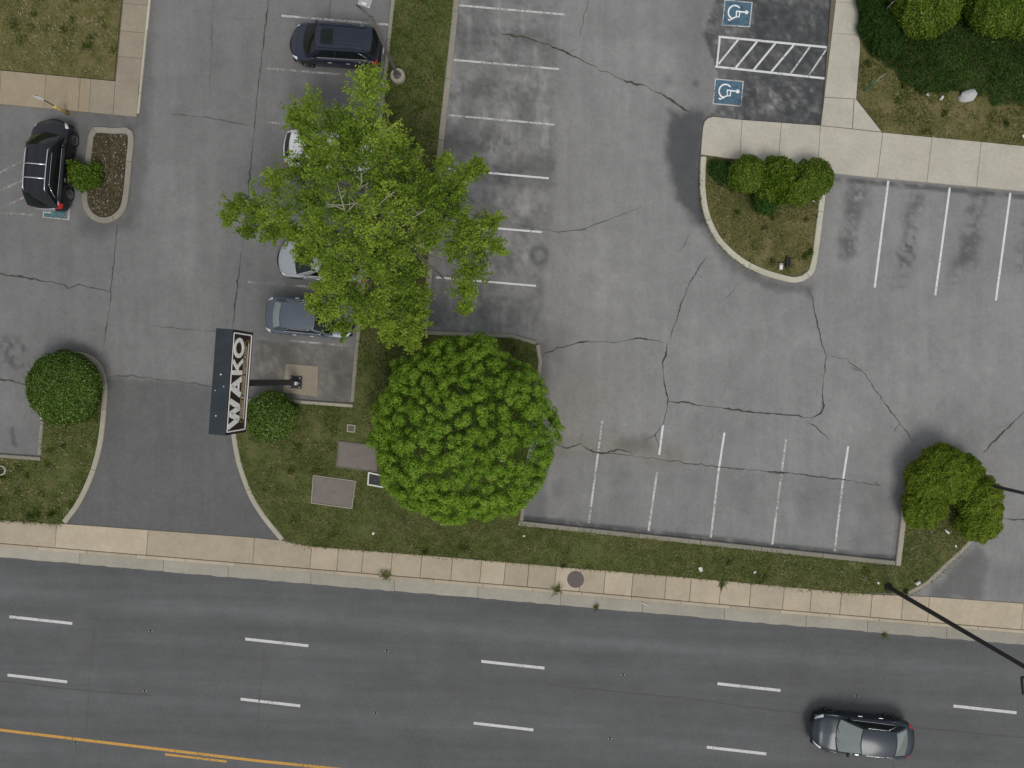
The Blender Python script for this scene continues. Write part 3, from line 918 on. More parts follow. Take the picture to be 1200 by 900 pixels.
# ---- road kerb, gutter and sidewalk
road_kerb = tag(empty('road_kerb'), kind='structure')
xs_k = [-420 + 58 * i for i in range(36)]
for a, b in zip(xs_k[:-1], xs_k[1:]):
    a2, b2 = a + .15, b - .15
    m = (a + b) / 2
    mb = MB()
    mb.prism([tuple(G(a2, float(kerb_back(a2)) + .3)), tuple(G(b2, float(kerb_back(b2)) + .3)), tuple(G(b2, float(kerb_face(b2)))), tuple(G(a2, float(kerb_face(a2))))], -.02, Z_WALK + .012, chamfer=.02)
    mb.build('kerb_section', M['walk'], road_kerb)
gutter = tag(empty('gutter'), kind='structure')
xs_g = [-420, -300, -202, -103, -5, 93, 191, 267, 364, 462, 560, 657, 753, 849, 945, 1017, 1110, 1206, 1300, 1396, 1500, 1600]
for a, b in zip(xs_g[:-1], xs_g[1:]):
    a2, b2 = a + .25, b - .25
    mb = MB()
    jag = [tuple(G(x, float(road_top(x)) + random.uniform(-.5, .5))) for x in np.linspace(b2, a2, 12)]
    mb.prism([tuple(G(a2, float(kerb_face(a2)) + .4)), tuple(G(b2, float(kerb_face(b2)) + .4))] + jag, -.03, Z_ROAD + .014)
    mb.build('gutter_pan', M['gutter'], gutter)

sidewalk = tag(empty('sidewalk'), kind='structure')
XJ = [-420, -370, -320, -240, -180, -110, -45, 0, 67, 174, 298.5, 365.5, 397, 426, 460, 494.5, 530.5, 564.5, 592.5, 620, 652, 681, 709.5, 742, 781, 810, 845, 880, 919, 951, 986, 1022, 1058, 1089, 1199, 1270, 1330, 1366, 1402, 1440, 1476, 1512, 1550, 1600]
bed = MB()
bx = [-420, 0, 300, 333, 366, 600, 900, 1090, 1200, 1600]
bed.prism([tuple(G(x, float(walk_top(x)) - 1)) for x in bx] + [tuple(G(x, float(road_top(x)) + 1.5)) for x in reversed(bx)], -.04, -.012)
for a, b in zip(XJ[:-1], XJ[1:]):
    n_ = 2
    tops = [x for x in (80, 300, 330, 333, 365) if a < x < b]
    xt = [a + .22] + tops + [b - .22]
    sh = -1.5                                           # joints lean a little, square to the kerb
    poly = [tuple(G(x, float(walk_top(x)) + .2)) for x in xt] + [tuple(G(b - .22 - 2.4, float(kerb_back(b)) - .5)), tuple(G(a + .22 - 2.4, float(kerb_back(a)) - .5))]
    dz = random.uniform(-.006, .006)
    mb = MB(); mb.prism(poly, -.02, Z_WALK + dz, chamfer=.012)
    mb.build('slab', M['walk'], sidewalk)
bed.build('slab_bed', M['bed'], sidewalk)

# ---- walkway in the upper right
walkway = tag(empty('walkway'), kind='structure')
wt = ext([(823, 138), (962, 148), (1035, 156), (1200, 172), (1450, 196)])
wb_ = ext([(823, 182), (975, 204), (1200, 224.5), (1450, 247)])
def slab_px(poly, root, mat, z=Z_PATH):
    mb = MB(); mb.prism([tuple(G(*p)) for p in poly], 0.02, z + random.uniform(-.004, .004), chamfer=.01)
    return mb.build('slab', mat, root)
g = .2
JX = [(869, 866), (915, 911), (960.5, 957), (1033.5, 1027), (1091, 1085), (1148.5, 1143), (1206, 1201), (1264, 1259), (1322, 1317), (1380, 1375), (1438, 1433)]
slab_px([(829, 139.5), (835, 137.6), (869 - g, float(wt(869))), (866 - g, float(wb_(866))), (821, 181.5), (822, 165), (823.5, 150), (825.5, 143)], walkway, M['path'])
for (a, c), (b, d) in zip(JX[:-1], JX[1:]):
    slab_px([(a + g, float(wt(a)) + (g if a > 950 and a < 1034 else 0)), (b - g, float(wt(b)) + (g if a > 950 and a < 1034 else 0)), (d - g, float(wb_(d))), (c + g, float(wb_(c)))], walkway, M['path'])
lx = ext([(-300, 1012), (0, 979), (147, 961.3)])
rx = ext([(-300, 1004), (0, 1004), (58, 1007), (116, 1002.4)])
def hl(y, k=.075): return [(float(lx(y)), y), (float(rx(y + 2.2)), y + 2.2)]
YJ = [3, 40, 114.5]
for a, b in zip(YJ[:-1], YJ[1:]):
    (x0, y0), (x1, y1) = hl(a + g); (x2, y2), (x3, y3) = hl(b - g)
    mid = [(1007, 58)] if a < 58 < b else []
    slab_px([(x0, y0), (x1, y1)] + mid + [(x3, y3), (x2, y2)], walkway, M['path'])
lx2 = lambda y: 979 - (y) * .12
for a, b in ((-34, 3), (-71, -34), (-108, -71)):
    slab_px([(lx2(a), a + g), (lx2(a) + 25, a + 2.2 + g), (lx2(b) + 25, b + 2.2 - g), (lx2(b), b - g)], walkway, M['path'])
slab_px([(965.2, 115), (999.5, 117), (997.7, 151.3), (961.3, 147.4)], walkway, M['path'])
slab_px([(1000.1, 117), (1002.4, 117.2), (1032, 155), (998.3, 151.4)], walkway, M['path'])
mb = MB(); mb.prism([tuple(G(*p)) for p in [(828, 141), (962, 149), (981, -100), (1014, -100), (1003, 3), (1006, 58), (1001, 117), (1031, 156.5), (1438, 195.5), (1433, 245), (1200, 223.5), (975, 203), (823, 180)]], .02, Z_PATH - .035)
mb.build('slab_bed', M['bed'], walkway)

# ---- footpath in the upper left
footpath = tag(empty('footpath'), kind='structure')
fl = lambda y: 146 - y * .095
fr = lambda y: 174.5 - y * .102
ft = lambda x: 83 + x * .095
fb = lambda x: 122 + x * .095
yj = [-180, -143, -106, -69, -32, 5, 37, 67, 97]
for a, b in zip(yj[:-1], yj[1:]):
    slab_px([(fl(a), a + g), (fr(a), a + 2.5 + g), (fr(b), b + 2.5 - g), (fl(b), b - g)], footpath, M['path_l'])
xj = [-240, -180, -120, -60, 3, 55.5, 95.5, 108, 136.3, 164]
for a, b in zip(xj[:-1], xj[1:]):
    kx = lambda x: x - 2.6
    o_ = slab_px([(a + g, ft(a) + g), (b - g, ft(b) + g), (kx(b) - g, fb(b)), (kx(a) + g, fb(a))], footpath, M['ramp'] if a < 100 else M['path_l'])
    if a == 55.5:                                       # raised ribs of the ramp
        mb = MB()
        for i in range(13):
            x = 57 + i * 2.95
            for dx in (0,):
                mb.prism([tuple(G(x, ft(x) + 2)), tuple(G(x + 1.5, ft(x) + 2)), tuple(G(x - 1, fb(x) - 2)), tuple(G(x - 2.5, fb(x) - 2))], Z_PATH - .01, Z_PATH + .016, chamfer=.006)
        mb.build('ramp_rib', M['ramp'], footpath)
mb = MB(); mb.prism([tuple(G(*p)) for p in [(-238, 61), (136, 97), (162, -178), (191, -178), (163, 135), (-240, 98)]], .02, Z_PATH - .035)
mb.build('slab_bed', M['bed'], footpath)
kerb('footpath_kerb', [[(193.5, -178), (176, 0), (162.5, 134)]], 2.6, M['kerb_pale'], smooth=False, z1=Z_PATH + .01)
# worn concrete pad the sign post stands on
mb = MB(); mb.prism([tuple(G(*p)) for p in [(335, 426), (373, 429), (372, 465), (332, 460)]], .0, Z_LOT + .03, chamfer=.012)
tag(mb.build('concrete_pad', M['path_l']), kind='structure')
# ================================================================== LEAF MESHES
def rand_unit(n):
    v = rng.normal(size=(n, 3)); return v / np.linalg.norm(v, axis=1, keepdims=True)

def leaf_mesh(name, C, N, Sz, tint, mat, aspect=0.55, fold=0.12):
    """one kite-shaped leaf (4 corners, folded on its midrib) per centre"""
    n = len(C)
    N = N / (np.linalg.norm(N, axis=1, keepdims=True) + 1e-9)
    r = rand_unit(n)
    U = np.cross(N, r); U /= (np.linalg.norm(U, axis=1, keepdims=True) + 1e-9)
    V = np.cross(N, U)
    s = Sz[:, None]
    a = C - U * s * 0.5
    b = C + V * s * aspect * 0.5 + N * s * fold
    c = C + U * s * 0.5
    d = C - V * s * aspect * 0.5 + N * s * fold
    co = np.stack([a, b, c, d], 1).reshape(-1, 3)
    me = bpy.data.meshes.new(name)
    me.vertices.add(n * 4); me.vertices.foreach_set('co', co.astype(np.float32).ravel())
    me.loops.add(n * 6); base = np.arange(n)[:, None] * 4
    li = np.concatenate([base + [0, 2, 1], base + [0, 3, 2]], 1).ravel()
    me.loops.foreach_set('vertex_index', li)
    me.polygons.add(n * 2); me.polygons.foreach_set('loop_start', np.arange(0, n * 6, 3))
    at = me.attributes.new('tint', 'FLOAT', 'FACE')
    at.data.foreach_set('value', np.repeat(np.clip(tint, 0, 1), 2).astype(np.float32))
    me.update(calc_edges=True)
    me.materials.append(mat)
    return me

def blade_mesh(name, B, H, W, tint, mat, lean=0.7):
    """grass: one bent two-triangle blade per root"""
    n = len(B)
    ang = rng.random(n) * 2 * math.pi
    dirv = np.stack([np.cos(ang), np.sin(ang), np.zeros(n)], 1)
    side = np.stack([-np.sin(ang), np.cos(ang), np.zeros(n)], 1)
    up = np.array([0, 0, 1.0])
    l = (lean * (0.4 + rng.random(n)))[:, None] * H[:, None]
    a = B - side * W[:, None] / 2; b = B + side * W[:, None] / 2
    c = B + dirv * l * 0.45 + up * H[:, None] * 0.7 + side * W[:, None] * .4
    d = B + dirv * l + up * H[:, None]
    co = np.stack([a, b, c, d], 1).reshape(-1, 3)
    me = bpy.data.meshes.new(name)
    me.vertices.add(n * 4); me.vertices.foreach_set('co', co.astype(np.float32).ravel())
    me.loops.add(n * 6); base = np.arange(n)[:, None] * 4
    me.loops.foreach_set('vertex_index', np.concatenate([base + [0, 1, 2], base + [0, 2, 3]], 1).ravel())
    me.polygons.add(n * 2); me.polygons.foreach_set('loop_start', np.arange(0, n * 6, 3))
    at = me.attributes.new('tint', 'FLOAT', 'FACE')
    at.data.foreach_set('value', np.repeat(np.clip(tint, 0, 1), 2).astype(np.float32))
    me.update(calc_edges=True)
    me.materials.append(mat)
    return me

# ================================================================== LAWNS
LID_HOLES = [[(367, 555), (419, 562), (414, 597), (364, 590)], [(396, 515), (443, 521), (443, 554), (394, 548)], [(431, 551), (458, 557), (454, 573), (430, 569)], [(407, 496), (418, 497.5), (417, 507.5), (406.5, 506.5)]]
def lawn(name, px, soil, z=Z_LAWN, dens=420, base=0.35, spread=0.22, straw=0.10, h=0.07, fringe=None, patch=1.0, shift=None, weeds=0):
    poly = [tuple(G(*p)) for p in px]
    mb = MB(); mb.prism(poly, 0.0, z)
    tag(mb.build(name, M[soil]), kind='structure')
    xs_ = np.array([p[0] for p in poly]); ys_ = np.array([p[1] for p in poly])
    xlo, xhi = max(xs_.min(), -34), min(xs_.max(), 34); ylo, yhi = max(ys_.min(), -16), min(ys_.max(), 27)
    n = int((xhi - xlo) * (yhi - ylo) * dens)
    x = rng.uniform(xlo, xhi, n); y = rng.uniform(ylo, yhi, n)
    k = pip(x, y, poly)
    # thin bare patches
    k &= rng.random(n) < np.clip((vnoise(x * .8 + 3, y * .8, 3) - .22) * 4, .15, 1)
    x, y = x[k], y[k]
    if fringe:                                   # ragged grass hanging over an edge
        for line, w, dn in fringe:
            L = smooth_line([G(*p) for p in line], .3)
            for p, q in zip(L[:-1], L[1:]):
                m = int((q - p).length * dn)
                t = rng.random(m)
                keep = vnoise(p.x * 1.3 + t, p.y * 1.3 + t, 2)
                off = rng.normal(0, w, m) * keep * 2
                d = (q - p).normalized()
                x = np.concatenate([x, p.x + (q.x - p.x) * t - d.y * off]); y = np.concatenate([y, p.y + (q.y - p.y) * t + d.x * off])
    wx_, wy_ = [], []
    for i in range(int(weeds)):                  # taller weed clumps
        cx_, cy_ = rng.uniform(xlo, xhi), rng.uniform(ylo, yhi)
        m = int(rng.integers(25, 80)); rr_ = rng.uniform(.05, .2)
        ax_, ay_ = rng.normal(cx_, rr_, m), rng.normal(cy_, rr_, m)
        kk = pip(ax_, ay_, poly); wx_.append(ax_[kk]); wy_.append(ay_[kk])
    nw = 0
    if wx_:
        wx_, wy_ = np.concatenate(wx_), np.concatenate(wy_); nw = len(wx_)
        x, y = np.concatenate([x, wx_]), np.concatenate([y, wy_])
    if nw: pass
    ok_ = np.ones(len(x), bool)
    for hole in LID_HOLES:
        ok_ &= ~pip(x, y, [tuple(G(*p_)) for p_ in hole])
    nw = int(ok_[len(x) - nw:].sum()) if nw else 0
    x, y = x[ok_], y[ok_]
    n = len(x)
    pt = vnoise(x * .55 * patch + 11, y * .55 * patch + 4, 4)
    pt2 = vnoise(x * 2.1 + 1, y * 2.1 + 7, 3)
    tint = base + (pt - .5) * 1.1 * spread * 2.2 + (pt2 - .5) * spread * 2.4 + rng.normal(0, .09, n)
    st = rng.random(n) < straw * np.clip((pt2 - .35) * 5, .1, 1.6)
    tint = np.where(st, rng.uniform(.75, 1.0, n), tint)
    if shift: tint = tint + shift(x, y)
    H = h * (0.5 + rng.random(n)) * (0.6 + pt2)
    if nw:
        tint[-nw:] = .24 + rng.normal(0, .08, nw) + (pt[-nw:] - .5) * .3; H[-nw:] = rng.uniform(.08, .2, nw)
    B = np.stack([x, y, np.full(n, z - .01)], 1)
    o = link(name.replace('lawn', 'grass') if 'lawn' in name else name + '_grass', blade_mesh('grass', B, H, .018 + .03 * rng.random(n), tint, M['grass']))
    tag(o, kind='stuff')
    return o

E3 = [(497, 390), (600, 395.5), (627, 403), (630, 424), (609, 613), (1050, 663), (1054, 661), (1064, 576), (1082, 542), (1115, 532), (1147, 547), (1160, 575), (1153, 604), (1131, 636), (1107, 659.5), (1083, 681.5), (1061, 694.5),
      (1000, 694.5), (900, 684.5), (800, 675.5), (600, 658.5), (495, 649.5), (365, 639.5), (335, 633), (311, 602), (296, 578), (284, 545), (278, 515), (276, 490), (280, 470.5), (340, 472), (414, 477.5), (421, 400), (463, 0), (485, -208), (552, -208), (533, 0), (527, 58), (515, 165), (495, 387)]
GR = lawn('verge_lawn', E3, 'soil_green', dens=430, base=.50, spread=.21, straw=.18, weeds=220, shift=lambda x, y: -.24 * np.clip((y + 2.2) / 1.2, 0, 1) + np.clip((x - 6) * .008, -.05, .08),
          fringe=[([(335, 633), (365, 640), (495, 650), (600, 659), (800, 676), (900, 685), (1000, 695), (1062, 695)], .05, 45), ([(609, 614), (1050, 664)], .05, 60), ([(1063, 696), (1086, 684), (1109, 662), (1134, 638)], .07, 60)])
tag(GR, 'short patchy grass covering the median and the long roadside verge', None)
o = lawn('corner_lawn', [(-700, -500), (170, -500), (143.5, 0), (134.5, 95), (0, 82), (-700, 14)], 'soil_brown', dens=330, base=.56, spread=.15, straw=.26, weeds=120)
o = lawn('west_lawn', [(54, 492), (50.5, 536), (47, 540), (0, 536.5), (-160, 523), (-160, 594), (0, 608), (74, 613), (90, 588), (105, 556), (115, 520), (119, 480), (120, 450), (113, 430), (98, 420), (82, 419), (66, 426), (58, 440), (55, 465)], 'soil_green', dens=420, base=.46, spread=.20, straw=.20, weeds=80,
         fringe=[([(-150, 596), (0, 609), (74, 614)], .06, 110), ([(52, 491), (48, 534)], .05, 40)])
o = lawn('island_lawn', [(827, 183), (826, 220), (831, 251), (845, 279), (868, 301), (891, 313.5), (913, 321), (931, 324), (943, 319), (950, 304), (960, 226), (963, 203), (900, 192)], 'soil_brown', dens=380, base=.44, spread=.13, straw=.12, weeds=25, shift=lambda x, y: .30 * np.exp(-((x - 12.6) / 1.6) ** 2 - ((y - 7.6) / .35) ** 2) - .15 * np.clip((y - 7.8), 0, 1),
         fringe=[([(820, 200), (820, 222), (825, 252), (839, 283), (864, 307), (889, 321)], .06, 60)])
o = lawn('building_lawn', [(1004.5, -500), (1004.5, 0), (1007.5, 58), (1003, 116), (1033, 155.5), (1200, 171.5), (1460, 196.5), (1800, 230), (1800, -500)], 'soil_brown', z=Z_PATH + .005, dens=340, base=.33, spread=.15, straw=.12, weeds=60)
# planter bed: soil with chips of bark mulch and leaf litter
pl = [(114, 157), (150, 159.5), (148, 190), (144.5, 228), (140, 244), (131, 252), (122, 254.5), (112, 250), (106, 240), (104, 226), (108, 190), (111, 163)]
poly = [tuple(G(*p)) for p in pl]
mb = MB(); mb.prism(poly, 0.0, Z_LAWN); tag(mb.build('planter_bed', M['soil_mulch']), kind='structure')
bx_, by_ = np.array([p[0] for p in poly]), np.array([p[1] for p in poly])
x = rng.uniform(bx_.min(), bx_.max(), 9000); y = rng.uniform(by_.min(), by_.max(), 9000)
k = pip(x, y, poly); x, y = x[k], y[k]; n = len(x)
Nn = rng.normal(0, .45, (n, 3)); Nn[:, 2] = 1
tint = np.clip(rng.beta(2, 2.6, n) * .95 + (vnoise(x * 2, y * 2) - .5) * .3, 0, 1); tint = np.where(rng.random(n) < .04, 1, tint)
o = link('mulch', leaf_mesh('mulch', np.stack([x, y, Z_LAWN + .005 + rng.random(n) * .03], 1), Nn, rng.uniform(.04, .10, n), tint, M['mulch_bits'], .5))
tag(o, kind='stuff')
x, y = x[::6], y[::6]; n = len(x)
gx = vnoise(x * 1.2 + 9, y * 1.2); k = gx > .45; x, y = x[k], y[k]; n = len(x)
o = link('planter_grass', blade_mesh('grass', np.stack([x, y, np.full(n, Z_LAWN)], 1), rng.uniform(.04, .12, n), rng.uniform(.015, .03, n), rng.uniform(.1, .6, n), M['grass'])); tag(o, kind='stuff')

# ================================================================== SHRUBS
def shrub(name, label, blobs, mat, leaf=0.06, dens=1500, aspect=.5, rough=.06, cat='shrub', group=None, outw=.75, tint0=.42, tvar=.16, spark=.06, stick=0, lump=3.0, lump_t=.0):
    """blobs: (px, py, radius px, height of centre, vertical radius m[, squash]) -> leaves on and just under the joint surface"""
    B = []
    for b in blobs:
        px, py, r, zc, rz = b[:5]
        c = P(px, py, zc); R = r / PXM * (HC - zc) / HC
        B.append((np.array(c), np.array([R, R * (b[5] if len(b) > 5 else 1), rz])))
    base = P(*[np.mean([b[i] for b in blobs]) for i in (0, 1)], Z_LAWN)
    Cs, Ns, Ts = [], [], []
    for c, R in B:
        area = 2 * math.pi * R[0] * max(R[1], R[2]) * 1.2
        n = int(area * dens)
        u = rand_unit(n)
        u[:, 2] = np.where(u[:, 2] < -.35, -u[:, 2], u[:, 2])
        lm = vnoise(u[:, 0] * lump + c[0] * 3 + u[:, 2] * 2, u[:, 1] * lump + c[1] * 3 - u[:, 2] * 2, 3)
        depth = np.abs(rng.normal(0, rough, n))
        rr = 1 - depth / R.mean() + (lm - .5) * rough * 2.6 / R.mean() * 1.3
        rr = np.where(rng.random(n) < .025, rr + rng.uniform(.02, .14, n), rr)
        p = c + u * R * rr[:, None]
        nn = u / R; nn /= np.linalg.norm(nn, axis=1, keepdims=True)
        N = nn * outw + rand_unit(n) * (1.15 - outw) + np.array([0, 0, .25])
        keep = np.ones(n, bool)
        for c2, R2 in B:
            if c2 is c: continue
            q = (p - c2) / R2
            keep &= (q ** 2).sum(1) > (1 - rough * 1.6 / R2.mean()) ** 2
        keep &= p[:, 2] > Z_LAWN - .03
        Cs.append(p[keep]); Ns.append(N[keep])
        t = tint0 + rng.normal(0, tvar, n) + (lm - .5) * lump_t
        t = np.where(rng.random(n) < spark, t + .35, t)
        Ts.append(t[keep])
    C_ = np.concatenate(Cs); N_ = np.concatenate(Ns); T_ = np.concatenate(Ts)
    org = np.array(base)
    root = empty(name, base)
    tag(root, label, cat, group or {'round_shrub': 'round clipped shrubs', 'spreading_juniper': 'low spreading junipers', 'mounded_shrub': 'mounded corner shrubs', 'leafy_shrub': 'loose leafy shrubs'}.get(name))
    sz = leaf * (0.6 + .8 * rng.random(len(C_)))
    link('foliage', leaf_mesh('foliage', C_ - org, N_, sz, T_, mat, aspect), root)
    st = MB()
    for c, R in B:
        for i in range(7):
            a = rng.random() * 2 * math.pi
            e = c + np.array([math.cos(a) * R[0] * .75, math.sin(a) * R[1] * .75, R[2] * rng.uniform(.2, .75)]) - org
            s0 = Vector((c[0] - org[0] + rng.normal(0, .1), c[1] - org[1] + rng.normal(0, .1), -.05))
            st.tube([s0, Vector((s0.x * .6 + e[0] * .4, s0.y * .6 + e[1] * .4, e[2] * .55)), Vector(e)], [.035, .022, .008], 5)
    st.build('stems', M['stem'], root)
    return root

shrub('round_shrub', 'large clipped round evergreen shrub on the west driveway island', [(76, 455, 44, .85, .95)], M['leaf_box'], .09, 1700, cat='shrub', tint0=.50, spark=.12, rough=.15, tvar=.27)
shrub('round_shrub', 'clipped round shrub tucked under the tall brown sign board', [(319, 488, 31, .7, .8, .92)], M['leaf_box'], .09, 1700, tint0=.54, spark=.12, rough=.15, tvar=.27)
shrub('leafy_shrub', 'small loose bright green shrub in the mulch planter beside the black SUV', [(93, 203, 14, .55, .5), (108, 209, 13, .5, .45), (87, 194, 8, .6, .35), (112, 198, 8, .4, .35), (97, 216, 9, .45, .35)], M['leaf_bright'], .14, 420, rough=.12, outw=.5, tvar=.22, lump_t=.3)
shrub('round_shrub', 'round dark shrub at the west end of the island hedge', [(876, 204, 22, .7, .75)], M['leaf_yew'], .085, 2000, rough=.13, tvar=.24, tint0=.50, lump_t=.3, group=None)
shrub('leafy_shrub', 'loose paler green shrub in the middle of the island hedge between the round ones', [(910, 207, 23, .75, .7), (921, 222, 18, .7, .6), (901, 222, 17, .65, .6)], M['leaf_yew'], .11, 1300, rough=.13, outw=.5, tint0=.50, lump_t=.5, tvar=.2)
shrub('round_shrub', 'round shrub at the east end of the island hedge overhanging the kerb', [(952, 210, 23, .7, .75), (936, 222, 18, .6, .65)], M['leaf_yew'], .085, 2000, rough=.13, tvar=.24, tint0=.48, lump_t=.3)
shrub('grassy_shrub', 'low dark grassy shrub on the south side of the island hedge', [(897, 238, 15, .4, .5)], M['leaf_juniper'], .13, 1300, aspect=.18, rough=.12, outw=.6, tint0=.55)
shrub('spreading_juniper', 'low blue-green juniper at the northwest corner of the kerbed island', [(842, 199, 12, .3, .3), (851, 204, 13, .3, .3)], M['leaf_juniper'], .10, 1500, aspect=.22, rough=.12, outw=.5, tint0=.45)
shrub('mounded_shrub', 'big mounded olive green shrub filling the southeast island corner', [(1087, 562, 26, .85, .95), (1083, 594, 25, .7, .8), (1105, 546, 26, .9, .95), (1112, 563, 26, 1.0, .95), (1130, 550, 19, .8, .8)], M['leaf_gold'], .085, 2300, rough=.13, tint0=.42, lump_t=.45, spark=.1)
shrub('mounded_shrub', 'yellow-green mounded shrub on the east side of the notch, pole behind it', [(1149, 578, 21, .8, .9), (1147, 611, 24, .7, .85), (1151, 596, 20, .75, .85), (1139, 590, 16, .8, .8)], M['leaf_gold'], .085, 2300, rough=.12, tint0=.52, lump_t=.4, spark=.08)
shrub('round_shrub', 'yellow-green clipped shrub at the top edge nearest the walkway', [(1085, 3, 38, 1.2, 1.3)], M['leaf_yew'], .10, 1500, rough=.16, tvar=.26, tint0=.47, lump_t=.3, spark=.1)
shrub('round_shrub', 'yellow-green clipped shrub in the far top right corner', [(1172, 4, 40, 1.2, 1.3, .95), (1195, 14, 30, 1.1, 1.1)], M['leaf_yew'], .10, 1500, rough=.16, tvar=.26, tint0=.47, lump_t=.3, spark=.1)
shrub('spreading_juniper', 'dark spreading juniper spilling over the walkway edge at the top', [(1026, -30, 22, .45, .5), (1025, 2, 21, .45, .5), (1028, 28, 22, .45, .5), (1036, 50, 20, .42, .45), (1046, 22, 22, .5, .5)], M['leaf_juniper'], .13, 1500, aspect=.2, rough=.14, outw=.45, tint0=.42, lump_t=.35)
# ground cover on the slope below the clipped shrubs
gc = [(1006, -60), (1008, 45), (1024, 78), (1046, 104), (1078, 120), (1120, 118), (1140, 128), (1170, 136), (1200, 142), (1420, 165), (1420, -60)]
poly = [tuple(G(*p)) for p in gc]
xs_ = np.array([p[0] for p in poly]); ys_ = np.array([p[1] for p in poly])
n = 95000
x = rng.uniform(xs_.min(), min(xs_.max(), 31), n); y = rng.uniform(ys_.min(), ys_.max(), n)
dpx = np.full(n, 1e9)
for i in range(len(poly)): dpx = np.minimum(dpx, seg_dist(x, y, poly[i], poly[(i + 1) % len(poly)]))
k = pip(x, y, poly) & ((dpx > .9 * vnoise(x * 1.5, y * 1.5, 3)))
x, y, dd = x[k], y[k], dpx[k]; n = len(x)
hh = vnoise(x * .9, y * .9 + 5, 4)
z = Z_PATH + .04 + np.clip(dd, 0, 1) * .35 * (.4 + hh) * rng.uniform(.55, 1, n)
Nn = rand_unit(n) * .8; Nn[:, 2] += .7
o = link('ground_cover', leaf_mesh('ground_cover', np.stack([x, y, z], 1), Nn, rng.uniform(.09, .2, n), .54 + (hh - .5) * 1.0 + rng.normal(0, .16, n), M['leaf_juniper'], .24))
tag(o, kind='stuff')

# ================================================================== TREES
def limb_curve(a, b, sag=0.0, k=5):
    a, b = Vector(a), Vector(b)
    d = b - a
    j = Vector((random.uniform(-.12, .12), random.uniform(-.12, .12), 0)) * d.length
    return [a.lerp(b, t) + j * math.sin(math.pi * t) + Vector((0, 0, sag * math.sin(math.pi * t))) for t in [i / k for i in range(k + 1)]]

